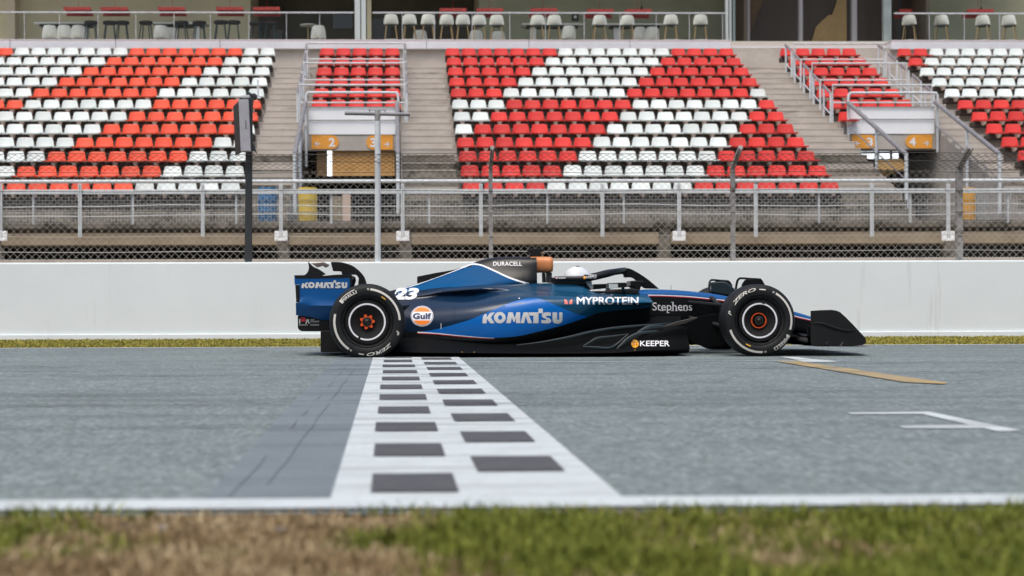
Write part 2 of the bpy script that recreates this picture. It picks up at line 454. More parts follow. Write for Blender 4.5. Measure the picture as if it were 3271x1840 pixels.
def fpost(px, wid, arm):
    x0 = X_(px, YF+.06)
    b = MB()
    z1 = ZF1+.02
    b.box(x0-wid/2, YF+.02, 1.02, x0+wid/2, YF+.028, z1)                # flange, web, flange
    b.box(x0-.005, YF+.028, 1.02, x0+.005, YF+.08, z1)
    b.box(x0-wid/2, YF+.08, 1.02, x0+wid/2, YF+.088, z1)
    p, q = Vector((x0, YF+.055, z1-.01)), Vector((x0+arm, YF+.055+AY, z1+AZ))
    b.slab([p+Vector((-wid/2, 0, 0)), p+Vector((wid/2, 0, 0)), q+Vector((wid/2, 0, 0)), q+Vector((-wid/2, 0, 0))], (0, .012, .045))
    b.slab([p+Vector((-.006, -.03, -.02)), p+Vector((.006, -.03, -.02)), q+Vector((.006, -.03, -.02)), q+Vector((-.006, -.03, -.02))], (0, .03, .055))
    for z in (1.08, 1.4, 1.73, 2.02): b.tube([(x0-wid/2-.004, YF+.012, z), (x0+wid/2+.004, YF+.012, z)], .006, 6)
    return b.build('fence_post', POSTG, fence, bevel=.003)
fpost(1568, .052, 0.0); fpost(2341, .058, .02); fpost(3064, .085, .01)

# black post carrying a grey box, T-shaped pale post
lp = thing('lamp_post', (X_(790, 21.37), 21.37, 1.0), 'black square post behind the white wall carrying a tall grey box', 'post')
x0 = X_(790, 21.37)
b = MB()
pts = [at(781, 838, 21.37), at(803, 838, 21.37), at(806, 300, 21.37), at(786, 288, 21.37)]
b.slab(pts, (0, .09, 0)); b.build('post_shaft', BLKP, lp, bevel=.004)
A_ = lambda x, y, Y=21.34: at(700+x/4.14, 250+y/4.14, Y)
b = MB()
b.slab([A_(270, 300), A_(402, 298), A_(432, 978), A_(300, 980)], (0, -.16, 0)); b.build('grey_box', BOXG, lp, bevel=.006)
b = MB()
b.slab([A_(190, 375, 21.33), A_(268, 300, 21.33), A_(298, 980, 21.33), A_(218, 1030, 21.33)], (0, -.05, 0)); b.build('box_side', BOXD, lp, bevel=.004)
b = MB()
b.slab([A_(404, 300, 21.335), A_(470, 262, 21.335), A_(452, 330, 21.335), A_(434, 620, 21.335), (A_(452, 850, 21.335)), A_(510, 1012, 21.335), A_(470, 965, 21.335), A_(434, 960, 21.335)], (0, -.06, 0))
b.build('black_cover', BLKP, lp, bevel=.004)
b = MB(); c = A_(460, 245, 21.5)
b.lathe([(0, -.05), (.035, -.045), (.046, -.02), (.046, .03), (0, .035)], c, 16); b.build('lamp_head', BLKP, lp)
b = MB()
b.slab([A_(300, 240), A_(410, 235), A_(412, 275), A_(300, 272)], (0, -.12, 0)); b.build('clamp', GALV, lp, bevel=.006)
b = MB()
b.tube([A_(510, 20), A_(515, 250)], .011, 8); b.tube([A_(505, 262), A_(548, 262)], .014, 8); b.build('aerial', RAILW, lp)
b = MB()
b.tube(crom([A_(520, 285), A_(580, 380), A_(600, 450), A_(570, 515), A_(530, 505), A_(440, 440)], 6), .004, 6); b.build('cable', BLKP, lp)
b = MB()
b.slab([A_(362, 575), A_(372, 575), A_(378, 690), A_(366, 690)], (0, -.163, 0)); b.build('slot', BOXD, lp)
tp = thing('cross_post', (X_(1207, 21.37), 21.37, 1.0), 'pale grey round post with a horizontal crossbar on top, behind the white wall', 'post')
B_ = lambda x, y, Y=21.37: at(900+x/4.14, 250+y/4.14, Y)
b = MB(); pb_ = at(1207, 842, 21.37)
b.tube([pb_, B_(1268, 570)], .041, 16); b.build('post_shaft', RAILW, tp)
b = MB(); b.tube([B_(832, 463, 21.36), B_(1697, 478, 21.36)], .026, 14); b.build('crossbar', RAILG, tp)
b = MB(); b.tube([B_(1267, 420), B_(1267, 500), B_(1262, 570)], [.043, .045, .03], 16); b.build('post_cap', POSTG, tp)
b = MB(); b.tube([B_(1150, 415), B_(1380, 420)], .008, 6); b.tube([B_(1163, 415), B_(1163, 447)], .009, 6); b.tube([B_(1367, 418), B_(1367, 450)], .009, 6)
b.build('small_bracket', RAILG, tp)
# ---------------------------------------------------------------- grandstand
T, RISE, Y12, Z12 = 0.927, 0.405, 32.8, 2.795
YR = lambda r: Y12+(12-r)*T            # front edge of the seats of row r (12 is the lowest)
ZS = lambda r: Z12+(12-r)*RISE
FRONT = -0.41
YB = 44.30                             # back wall of the terraces
stand = thing('grandstand', (3, 31, 0), 'concrete terraced grandstand with stairways behind the catch fence', 'grandstand')
MOSS = random.Random(8)
def stair(b, x0, x1, rlo, rhi, half, zfloor):
    prof, mats = [], []
    z = ZS(rlo)-.40
    y = YR(rlo)+FRONT
    prof.append((y, zfloor))
    for r in range(rlo, rhi-1, -1):
        z = ZS(r)-.40; y = YR(r)+FRONT
        prof.append((y, z-.03)); prof.append((y-.008, z-.03)); prof.append((y-.008, z))
        if half and r > rhi:
            prof.append((y+T/2, z)); prof.append((y+T/2, z+RISE/2-.03)); prof.append((y+T/2-.008, z+RISE/2-.03)); prof.append((y+T/2-.008, z+RISE/2)); prof.append((y+T, z+RISE/2))
        elif r > rhi:
            prof.append((y+T, z))
    prof.append((YB+.02, z)); prof.append((YB+.02, zfloor))
    n = len(prof)
    vs = [(x0, y, z) for y, z in prof]+[(x1, y, z) for y, z in prof]
    b0 = len(b.v)
    b.v += [Vector(v) for v in vs]
    for i in range(n-1):
        j = i+1
        zz = max(prof[i][1], prof[j][1])
        b.f.append([b0+i, b0+j, b0+j+n, b0+i+n]); b.m.append(1 if zz < 3.95 and MOSS.random() < ((1 if zz < 2.95 else .5) if half else (1 if zz < 3.1 else .75)) else 0); b.s.append(False)
    b.f.append([b0+i for i in range(n)]); b.m.append(0); b.s.append(False)
    b.f.append([b0+i+n for i in range(n-1, -1, -1)]); b.m.append(0); b.s.append(False)
xLe = X_(878, YR(1), 170)              # right end of the left block
xP0, xP1 = X_(1017, YR(1), 170), X_(1279, YR(1), 170)
xM0, xM1 = X_(1421, YR(1), 170), X_(2355, YR(1), 170)
xQ0, xQ1 = X_(2500, YR(1), 170), X_(2750, YR(1), 170)
xR0 = X_(2877, YR(1), 170)
PA, PB_, QA, QB = -2.13, 0.26, 10.93, 13.30      # the two openings
b = MB()
stair(b, -14, xLe+.05, 12, 1, False, 1.9)
stair(b, xLe+.05, PA, 12, 1, True, 1.9)
stair(b, PA, PB_, 6, 1, False, 4.12)
stair(b, PB_, xM0-.05, 12, 1, True, 1.9)
stair(b, xM0-.05, xM1+.05, 12, 1, False, 1.9)
stair(b, xM1+.05, QA, 12, 1, True, 1.9)
stair(b, QA, QB, 6, 1, False, 4.12)
stair(b, QB, xR0-.05, 12, 1, True, 1.9)
stair(b, xR0-.05, 20, 12, 1, False, 1.9)
b.build('terrace', [CONC, CONCD], stand)
b = MB(); b.box(-14, YB, 6.6, 20, YB+.3, 7.66); b.build('back_wall', CONC, stand)
b = MB(); b.box(-14, 30.6, 1.93, 20, YR(12)+FRONT-.003, 2.07); b.build('walkway_slab', CONCD, stand, bevel=.01)
b = MB(); b.box(-14, 30.66, 1.60, 20, 31.2, 1.84); b.build('lower_beam', BEAM, stand, bevel=.02)
b = MB(); b.box(-14, 30.2, 1.17, 20, 30.4, 1.315); b.build('low_kerb', CONC, stand, bevel=.01)
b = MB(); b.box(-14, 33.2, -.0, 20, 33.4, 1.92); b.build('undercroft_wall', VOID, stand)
for px in (935, 1325, 2150, 3060, 20):
    b = MB(); x = X_(px, 30.75)
    b.box(x-.30, 30.63, 0, x-.06, 30.9, 1.925); b.build('pillar', CONCD, stand, bevel=.03)
# openings: side walls, dark passage
for (a, c, px_) in ((PA, PB_, 0), (QA, QB, 1)):
    b = MB(); b.box(a+.003, 37.735, 4.125, c-.003, 38.09, ZS(6)-.42); b.build('lintel', CONC, stand)
    b = MB()
    for x, s_ in ((a, -.12), (c, .12)):
        yz = [(33.2, 2.35), (38.08, 2.35), (38.08, 4.6), (33.2, 2.75)]
        if px_ and s_ > 0: yz = [(33.2, 2.07), (36.3, 2.35), (39.6, 4.11), (38.08, 4.7), (33.2, 2.75)]
        b.slab([(x, y, z) for y, z in yz], (-s_*.04, 0, 0))
    b.build('passage_wall', CONC, stand)
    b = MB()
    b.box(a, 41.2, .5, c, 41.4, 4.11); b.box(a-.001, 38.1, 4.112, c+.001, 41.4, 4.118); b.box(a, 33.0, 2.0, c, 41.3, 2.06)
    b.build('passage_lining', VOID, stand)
Yp = 37.80
b = MB(); xa, xb_ = X_(1061, Yp, 520), X_(1262, Yp, 520)
n = 30; zq0, zq1 = Z_(-.8, Yp, 562), 4.12
for i in range(n):
    u0, u1 = xa+(xb_-xa)*i/n, xa+(xb_-xa)*(i+1)/n
    b.add([(u0, Yp, zq0), ((u0+u1)/2, Yp-.03, zq0), (u1, Yp, zq0), (u0, Yp, zq1), ((u0+u1)/2, Yp-.03, zq1), (u1, Yp, zq1)], [(0,1,4,3), (1,2,5,4)])
b.build('corrugated_wall', TIMBER, stand)
DAY = emis('daylight_gap', (0.9, 0.95, 1.0), 1.1)
b = MB(); b.box(X_(1045.5, Yp, 520), Yp, zq0, X_(1060.5, Yp, 520), Yp+.02, zq1); b.build('window', DAY, stand, label='tall narrow bright slot window')
b = MB(); b.box(X_(1012, Yp, 520), Yp, zq0, X_(1045, Yp, 520), Yp+.02, zq1); b.build('brown_wall', mat('brown_wall', (.20, .12, .05), .7), stand)
Z4 = lambda x, y, Y: at(2400+x/2.957, 400+y/2.957, Y)
for x0, x1, y0, y1 in ((1040,1082,238,328), (1090,1162,238,318), (1208,1308,238,318), (1334,1390,238,316), (985,1030,236,250)):
    p, q = Z4(x0, y1, 38.45), Z4(x1, y0-6, 38.45)
    b = MB(); b.box(p.x, 38.45, p.z, q.x, 38.47, q.z); b.build('window', DAY, stand)
b = MB(); b.slab([Z4(1195,330,37.86), Z4(1420,318,37.86), Z4(1470,395,37.86), Z4(1470,420,37.86), Z4(1195,420,37.86)], (0, .03, 0)); b.build('passage_panel', TIMBER, stand)
b = MB(); b.slab([Z4(1195,423,38.2), Z4(1460,423,38.2), Z4(1250,490,38.2), Z4(1195,440,38.2)], (0, .03, 0)); b.build('passage_ledge', mat('yellow_ledge', (.50, .34, .11), .6), stand)

# ---------------------------------------------------------------- seats
def seat_shell():
    rows = []                                      # seen from the front: a pan, then a back that narrows upward
    prof = [(0.0, -.012, .208), (-.008, .0, .212), (.04, .010, .213), (.18, .002, .208), (.32, .004, .205), (.375, .03, .205), (.392, .08, .199), (.402, .16, .186), (.410, .215, .175), (.412, .236, .168), (.417, .245, .161), (.428, .243, .161), (.432, .22, .170)]
    for y, z, w_ in prof:
        row = []
        for k in range(9):
            u = -1+k/4
            lip = .008*abs(u)**3 if z < .02 else 0
            row.append((u*w_, y-(.03*abs(u)**3 if z > .03 else 0), z+lip-(.012*abs(u)**6 if z > .2 else 0)))
        rows.append(row)
    b = MB(); b.grid(rows)
    under = [[(x, y, z-.02) for x, y, z in r] for r in rows[:6]]
    b.grid(under)
    b.add([rows[0][k] for k in range(9)]+[under[0][k] for k in range(9)], [(k, k+1, k+10, k+9) for k in range(8)])
    b.add([rows[i][0] for i in range(6)]+[under[i][0] for i in range(6)], [(k, k+1, k+7, k+6) for k in range(5)])
    b.add([rows[i][8] for i in range(6)]+[under[i][8] for i in range(6)], [(k, k+1, k+7, k+6) for k in range(5)])
    return b
def stub():
    b = MB()
    b.add([(-.062, .02, -.014), (.062, .02, -.014), (.062, .20, -.02), (-.062, .20, -.02), (-.02, .05, -.105), (.02, .05, -.105), (.03, .2, -.12), (-.03, .2, -.12)],
          [(0,1,5,4), (1,2,6,5), (2,3,7,6), (3,0,4,7), (4,5,6,7)])
    return b
ORD = ['', 'first', 'second', 'third', 'fourth', 'fifth', 'sixth', 'seventh', 'eighth', 'ninth', 'tenth', 'eleventh', 'twelfth', 'thirteenth', 'fourteenth', 'fifteenth', 'sixteenth', 'seventeenth', 'eighteenth', 'nineteenth', 'twentieth']
SP = 0.45
seats = []                                         # (row, x, colour, block, place in the row, from which end)
def seq(parts): return ''.join(c*n for c, n in parts)
left = {1: 'WWRRRRRRRWWWWWWWRRR', 2: 'WWWRRRRRRRWWWWWWWRR', 3: 'WWWWRRRRRRRWWWWWWWR', 4: 'WWWWWRRRRRRRWWWWWWW', 5: 'WWWWWWRRRRRRRWWWWWW', 6: 'RRRRRRWWWWWWWRRRRRR', 7: 'RRRRRRRWWWWWWWRRRRR',
        8: 'WRRRRRRRWWWWWWWRRRR', 9: 'WWRRRRRRRWWWWWWWRRR', 10: 'WWWRRRRRRRWWWWWWWRR', 11: 'WWWWRRRRRRRWWWWWWWR', 12: 'WWWWWRRRRRRRWWWWWWW'}
mid = {1: (7, 'R', 4), 2: (6, 'R', 5), 3: (5, 'R', 6), 4: (4, 'R', 7), 5: (3, 'R', 7), 9: (7, 'R', 4), 10: (6, 'R', 5), 11: (5, 'R', 6), 12: (4, 'R', 7)}
SM = (xM1-xM0)/18
for r in range(1, 13):
    for i, c in enumerate(left[r]):
        x = xLe-SP*(i+.5)
        seats.append((r, x, 'O' if c == 'R' else 'W', 'left', i+1, 'right'))
    if r in mid:
        a, _, c_ = mid[r]; s_ = 'R'*a+'W'*7+'R'*c_
        s_ = s_+'W'*(18-len(s_))
    else:
        a = {6: 3, 7: 2, 8: 1}[r]; s_ = 'W'*a+'R'*7+'W'*7; s_ += 'R'*(18-len(s_))
    for i, c in enumerate(s_): seats.append((r, xM0+SM*(i+.5), c, 'middle', i+1, 'left'))
    if r <= 6:
        for i in range(5): seats.append((r, xP0+(xP1-xP0)/5*(i+.5), 'R', 'small left', i+1, 'left'))
    if r <= 6:
        for i in range(5): seats.append((r, xQ0+(xQ1-xQ0)/5*(i+.5), 'R', 'small right', i+1, 'left'))
    nr = 2 if r == 1 else 1 if r == 2 else 0
    for i in range(12):
        x = xR0+SP*(i+.5)
        seats.append((r, x, 'R' if (i < nr or r >= 6) else 'W', 'right', i+1, 'left'))
seats.append((7, xQ0+.24, 'R', 'small right', 1, 'left'))
inview = lambda s: X_(-35, YR(s[0]), 300) < s[1] < X_(3300, YR(s[0]), 300)
seats.sort(key=lambda s: (not inview(s), -s[0]))
SM_MAT = {'R': SEATR, 'W': SEATW, 'O': SEATO}
CN = {'R': 'red', 'W': 'white', 'O': 'flare tinted orange red'}
proto = {}
for c in 'RWO':
    o = seat_shell().build('stadium_seat', SM_MAT[c]); k = stub().build('seat_bracket', STUB, o); proto[c] = [o, False]
bulk = {}
sh_, st_ = seat_shell(), stub()
for idx, (r, x, c, blk, i, end) in enumerate(seats):
    loc = Vector((x, YR(r), ZS(r)))
    if idx < 300:
        o = proto[c][0] if not proto[c][1] else copy_tree(proto[c][0]); proto[c][1] = True
        o.location = loc; o.rotation_euler = (random.uniform(-.02, .02), 0, random.uniform(-.012, .012))
        where = {'left': 'left block', 'middle': 'middle block', 'right': 'right block', 'small left': 'railed block above sign 2', 'small right': 'railed block above sign 4'}[blk]
        ri = 13-r if blk in ('left', 'middle', 'right') else 7-r if blk == 'small left' else 8-r
        tag(o, f"{CN[c]} seat, {ORD[ri]} row from the front, {ORD[i]} from {end} end, {where}", 'stadium seat', 'stadium seats on the grandstand terraces')
    else:
        d = bulk.setdefault(c, MB())
        d.v += []
        b0 = len(d.v)
        d.v += [v+loc for v in sh_.v]; d.f += [[b0+q for q in f] for f in sh_.f]; d.m += [0]*len(sh_.f); d.s += sh_.s
        b0 = len(d.v)
        d.v += [v+loc for v in st_.v]; d.f += [[b0+q for q in f] for f in st_.f]; d.m += [3]*len(st_.f); d.s += st_.s
tot = MB()
for ci, c in enumerate('RWO'):
    d = bulk.get(c)
    if d:
        b0 = len(tot.v); tot.v += d.v; tot.f += [[b0+q for q in f] for f in d.f]; tot.m += [ci if q == 0 else 3 for q in d.m]; tot.s += d.s
tot.build('upper_seats', [SEATR, SEATW, SEATO, STUB], kind='stuff', label='red and white seats filling the upper rows of the grandstand', cat='stadium seats', group='stadium seats on the grandstand terraces')

SEATSH = mat('under_seat_shade_dark', (.050, .039, .033), .9)  # near-black boxes added for the shade under each row of seats
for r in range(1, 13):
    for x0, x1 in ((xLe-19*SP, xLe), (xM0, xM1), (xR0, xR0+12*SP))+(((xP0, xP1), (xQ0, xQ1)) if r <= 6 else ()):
        b = MB(); b.box(x0+.02, YR(r)+.16, ZS(r)-.14, x1-.02, YR(r)+.50, ZS(r)-.022); b.build('under_seat_shade', SEATSH, stand)
# ---------------------------------------------------------------- front railing of the walkway
YG = 30.40
rail = thing('guard_railing', (3, YG, 2.07), 'long pale steel railing with square wire mesh in front of the grandstand walkway', 'railing')
zpipe, zbar = Z_(3, YG, 578), Z_(3, YG, 611)
b = MB(); b.tube([(-14, YG+.02, zpipe), (20, YG+.02, zpipe)], .036, 12); b.build('top_pipe', RAILW, rail)
b = MB(); b.box(-14, YG, zbar-.045, 20, YG+.04, zbar+.045); b.build('flat_bar', RAILW, rail, bevel=.006)
zA, zB_ = Z_(3, YG, 656), Z_(3, YG, 686); rs = random.Random(4)
b = MB()
for z in (zA, zB_):
    b.tube([(x*.4-14, YG-.015, z+.018*math.sin(x*.33+z*5)+.006*math.sin(x*1.1)) for x in range(86)], .0085, 6)
b.build('cable', RAILW, rail)
b = MB(); zt, zb = zbar-.05, Z_(3, YG, 710)
x = -9.5
while x < 14.5:
    b.bar((x, YG+.05, zb), (x, YG+.05, zt), .0030); x += .063
z = zb
while z < zt:
    b.bar((-9.5, YG+.054, z), (14.5, YG+.054, z), .0030); z += .063
b.build('wire_mesh', GALV, rail)
for i, px in enumerate((2, 256, 648, 898, 1287, 1537, 1925, 2170, 2415, 2786, 3030)):
    plate = px in (2, 898, 1287, 2170, 3030)
    b = MB(); x = X_(px, YG-.04); z0, z1 = Z_(x, YG, 757), Z_(x, YG, 588)
    b.box(x-.034, YG-.055, z0, x-.008, YG-.005, z1); b.box(x+.008, YG-.055, z0, x+.034, YG-.005, z1); b.box(x-.008, YG-.035, z0+.02, x+.008, YG-.008, z1-.02)
    b.tube([(x, YG+.0, z1-.02), (x, YG+.012, zpipe-.02)], .008, 6)
    o = b.build('post', RAILW, rail, bevel=.003)
    if plate:
        p = MB(); zp = Z_(x, YG, 753)
        p.box(x-.125, YG-.045, zp-.10, x+.125, YG-.006+.01, zp+.09); 
        for dx in (-.09, .09):
            for dz in (-.07, .06): p.lathe([(0, -.015), (.014, -.015), (.014, 0)], (x+dx, YG-.045, zp+dz), 8)
        p.build('base_plate', PANELW, o, bevel=.004)
for px in (104, 423, 754, 1058, 1372, 1750, 1995, 2620, 2912, 3225):
    b = MB(); x = X_(px, YG); b.box(x-.02, YG+.06, zb-.02, x+.02, YG+.09, zbar); b.build('thin_post', RAILW, rail)
b = MB(); p = at(737, 766, 30.65)
b.box(p.x-.07, 30.90, p.z-.03, p.x+.07, 30.948, p.z+.05); b.build('junction_box', PANELW, base=(p.x, 30.61, p.z), bevel=.008, label='small white junction box on the concrete beam left of the black post', cat='junction box')

# barrels and other things standing on the walkway behind the railing
def barrel(pxc, wpx, mt, label, y=31.6):
    x = X_(pxc, y); r = wpx/2/(FPX/y); z0 = 2.072; h = Z_(x, y, 600)-z0
    b = MB()
    for (zz, rr) in (): pass
    n = 28; prof = [(0, 0), (r*.97, 0), (r, .02*h), (r*.99, .3*h), (r*1.03, .33*h), (r*.99, .36*h), (r*.99, .63*h), (r*1.03, .66*h), (r*.99, .69*h), (r, .97*h), (r*.97, h), (r*.9, h-.01), (0, h-.01)]
    rows = [[(x+q*math.cos(2*math.pi*k/n), y+q*math.sin(2*math.pi*k/n), z0+zz) for k in range(n)] for q, zz in prof]
    b.grid(rows, closed=True)
    b.build('barrel', mt, base=(x, y, z0), label=label, cat='barrel', group='barrels behind the mesh railing')
barrel(856, 62, mat('blue_drum', (.012, .13, .30), .4, var=.3), 'blue barrel behind the mesh railing right of the black post')
barrel(984, 61, mat('yellow_drum', (.60, .42, .02), .4, var=.2), 'bright yellow barrel behind the mesh railing left of the pale crossbar post')
barrel(3094, 44, mat('amber_drum', (.62, .30, .005), .4, var=.2), 'amber yellow barrel beside the rightmost fence post')
b = MB(); x = X_(1108, 31.7); b.box(x-.08, 31.7, 2.072, x+.08, 31.85, 2.66); b.build('concrete_post', mat('pinkish_concrete', (.52, .40, .32), .8), base=(x, 31.7, 2.07), bevel=.01, label='short pinkish concrete post behind the mesh railing', cat='post')
b = MB(); x = X_(3140, 31.7); b.box(x-.14, 31.8, 2.072, x+.14, 32.1, 2.63); b.build('metal_cabinet', mat('grey_cabinet', (.24, .25, .24), .6), base=(x, 31.8, 2.07), bevel=.01, label='grey metal cabinet right of the amber barrel', cat='cabinet')
b = MB(); x = X_(1075, 31.9); b.box(x-.12, 31.9, 2.072, x+.13, 32.15, 2.63); b.build('metal_cabinet', mat('brownish_cabinet', (.22, .19, .13), .7), base=(x, 31.9, 2.07), bevel=.01, label='brownish cabinet left of the pinkish concrete post', cat='cabinet')

# ---------------------------------------------------------------- text as outlines
def text_edges(txt, bold=0.0, shear=0.0, spacing=1.0):
    cu = bpy.data.curves.new('t', 'FONT'); cu.body = txt; cu.offset = bold; cu.shear = shear; cu.space_character = spacing; cu.resolution_u = 4
    ob = bpy.data.objects.new('t', cu); COL.objects.link(ob)
    dg = bpy.context.evaluated_depsgraph_get(); ev = ob.evaluated_get(dg); me = ev.to_mesh()
    bm = bmesh.new(); bm.from_mesh(me); bmesh.ops.remove_doubles(bm, verts=bm.verts, dist=1e-5)
    es = [e for e in bm.edges if len(e.link_faces) == 1]
    idx, vs, ed = {}, [], []
    for e in es:
        q = []
        for v in e.verts:
            if v.index not in idx: idx[v.index] = len(vs); vs.append((v.co.x, v.co.y))
            q.append(idx[v.index])
        ed.append(tuple(q))
    bm.free(); ev.to_mesh_clear(); bpy.data.objects.remove(ob); bpy.data.curves.remove(cu)
    return vs, ed
def fit(vs, x0, x1, y0, y1):             # into a box; y0 is the top row, y1 the bottom row
    a, b, c, d = min(v[0] for v in vs), max(v[0] for v in vs), min(v[1] for v in vs), max(v[1] for v in vs)
    return [(x0+(v[0]-a)/(b-a)*(x1-x0), y1+(v[1]-c)/(d-c)*(y0-y1)) for v in vs]
def loops(*polys):
    vs, ed = [], []
    for p in polys:
        b = len(vs); n = len(p); vs += list(p); ed += [(b+i, b+(i+1) % n) for i in range(n)]
    return vs, ed
def circ(cx, cy, rx, ry=None, n=28):
    ry = ry or rx
    return [(cx+rx*math.cos(2*math.pi*k/n), cy+ry*math.sin(2*math.pi*k/n)) for k in range(n)]
def fill2d(vs, ed, step=None):           # triangles inside the outlines, even-odd
    vs, ed = list(vs), list(ed)
    if step:
        e2 = []
        for a, b in ed:
            n = max(1, int(math.hypot(vs[a][0]-vs[b][0], vs[a][1]-vs[b][1])/step)); pr = a
            for k in range(1, n):
                vs.append((vs[a][0]+(vs[b][0]-vs[a][0])*k/n, vs[a][1]+(vs[b][1]-vs[a][1])*k/n)); e2.append((pr, len(vs)-1)); pr = len(vs)-1
            e2.append((pr, b))
        ed = e2
        x0, x1, y0, y1 = min(v[0] for v in vs), max(v[0] for v in vs), min(v[1] for v in vs), max(v[1] for v in vs)
        y = y0+step*.37
        while y < y1:
            x = x0+step*.41
            while x < x1: vs.append((x, y)); x += step
            y += step
    r = delaunay_2d_cdt([Vector(v) for v in vs], ed, [], 0, 1e-4)
    P = [tuple(v) for v in r[0]]
    seg = [(P[a], P[b]) for a, b in r[1]]
    org = r[4] if len(r) > 4 else None
    if org is not None: seg = [s_ for s_, o_ in zip(seg, org) if len(o_)]
    out = []
    for f in r[2]:
        cx = sum(P[i][0] for i in f)/len(f); cy = sum(P[i][1] for i in f)/len(f); n = 0
        for (ax, ay), (bx, by) in seg:
            if (ay > cy) != (by > cy) and cx < ax+(cy-ay)/(by-ay)*(bx-ax): n += 1
        if n % 2: out.append(tuple(f))
    return P, out
def flat_text(b, vs, ed, fn, mi):        # put filled outlines through fn(x, y) -> world point
    v, f = fill2d(vs, ed)
    b.add([fn(x, y) for x, y in v], f, mi)

# ---------------------------------------------------------------- parapets of the two openings with their signs
Yq = 37.66
def sign(px0, px1, py0, py1, num, arrow, left, label):
    b = MB(); y = Yq-.004
    h = py1-py0; r = h/2
    if left: out = [(px0, py0), (px0, py1)]+[(px1-r+r*math.sin(a), (py0+py1)/2+r*math.cos(a)) for a in [math.pi*k/14 for k in range(15)]]
    else: out = [(px1, py1), (px1, py0)]+[(px0+r-r*math.sin(a), (py0+py1)/2-r*math.cos(a)) for a in [math.pi*k/14 for k in range(15)]]
    b.slab([at(x, q, y) for x, q in out], (0, .02, 0), 0)
    vs, ed = text_edges(num, .03)
    cx_ = px1-r*1.0 if left else px0+r*1.0
    vs = fit(vs, cx_-h*.23, cx_+h*.23, py0+h*.2, py1-h*.17)
    fn = lambda x, q: at(x, q, y-.004)
    flat_text(b, vs, ed, fn, 1)
    ax = px0+h*.44 if left else px1-h*.44; sg = -1 if left else 1; ay = py0+h*.63; L = h*.2; t = h*.035
    flat_text(b, *loops([(ax-L, ay-t), (ax+L, ay-t), (ax+L, ay+t), (ax-L, ay+t)]), fn, 1)
    tip = (ax+sg*L*1.05, ay)
    for q in (-1, 1):
        e = (ax+sg*L*.15, ay+q*L*.85)
        flat_text(b, *loops([(tip[0], tip[1]-t*1.3), (tip[0], tip[1]+t*1.3), (e[0]-t, e[1]+t), (e[0]-t, e[1]-t)] if sg > 0 else [(tip[0], tip[1]-t*1.3), (tip[0], tip[1]+t*1.3), (e[0]+t, e[1]+t), (e[0]+t, e[1]-t)]), fn, 1)
    vs, ed = text_edges('Zona Zone'); x0 = px0+h*.12 if left else px1-h*.75
    flat_text(b, fit(vs, x0, x0+h*.62, py0+h*.06, py0+h*.12), ed, fn, 2)
    c = at((px0+px1)/2, py1, y)
    b.build('direction_sign', [SIGNO, WHITE, mat('sign_print', (.16, .07, .02), .6)], base=c, label=label, cat='sign', group='orange section signs on the grandstand')
N4 = lambda x, y: (900+x/4.14, 250+y/4.14)
def parapet(px0, px1, pyt, pym, pyb, pys):
    pan = MB(); pan.slab([at(px0, pyt, Yq), at(px1, pyt, Yq), at(px1, pyb, Yq), at(px0, pyb, Yq)], (0, .05, 0))
    o = pan.build('parapet_panel', PANELW, stand, bevel=.006)
    r_ = MB(); r_.tube([at(px0, pyt, Yq-.03), at(px1, pyt, Yq-.03)], .012, 8); r_.build('panel_edge', RAILG, o)
    r_ = MB(); r_.tube([at(px0, pym, Yq-.03), at(px1, pym, Yq-.03)], .012, 8); r_.build('panel_seam', RAILG, o)
    s_ = MB(); s_.slab([at(px0-6, pyb+2, Yq+.02), at(px1+8, pyb+2, Yq+.02), at(px1+8, pys, Yq+.02), at(px0-6, pys, Yq+.02)], (0, .05, 0)); s_.build('sign_band', CONC, stand)
parapet(986, 1265, 342, 384, 430, 481)
parapet(2713, 2985, 342, 381, 428, 477)
sign(995, 1082, 432, 476, '2', -1, True, 'orange sign with white number 2 and left arrow')
sign(1170, 1255, 432, 478, '3', 1, False, 'orange sign with white number 3 and right arrow, partly hidden by pale post')
sign(2721, 2800, 431, 474, '3', -1, True, 'orange sign with white number 3 and left arrow, behind slanted handrail')
sign(2893, 2978, 430, 474, '4', 1, False, 'orange sign with white number 4 and right arrow')

# handrails
RG = 'handrails on the grandstand stairs'
def frame_rail(name, pts, r, label, mt=RAILW, extra=()):
    b = MB(); b.tube(pts, r, 10)
    for e in extra: b.tube(e, r*.8, 8)
    c = pts[0]
    b.build(name, mt, base=c, label=label, cat='handrail', group=RG)
for nm, px0, px1, pyt, pyb, lab in (('left', 978, 1272, 296, 532, 'rounded white tube frame around white panel above signs 2 and 3'), ('right', 2710, 2995, 297, 466, 'rounded white tube frame around white panel above signs 3 and 4')):
    y = Yq-.10; k = 10
    pts = crom([at(px0, pyb, y), at(px0, (pyt+pyb)/2, y), at(px0, pyt+16, y), at(px0+5, pyt+4, y), at(px0+16, pyt, y), at((px0+px1)/2, pyt-.5, y), at(px1-16, pyt, y), at(px1-5, pyt+4, y), at(px1, pyt+16, y), at(px1, (pyt+pyb)/2, y), at(px1, pyb+20, y)], 5)
    frame_rail('parapet_rail', pts, .032, lab)
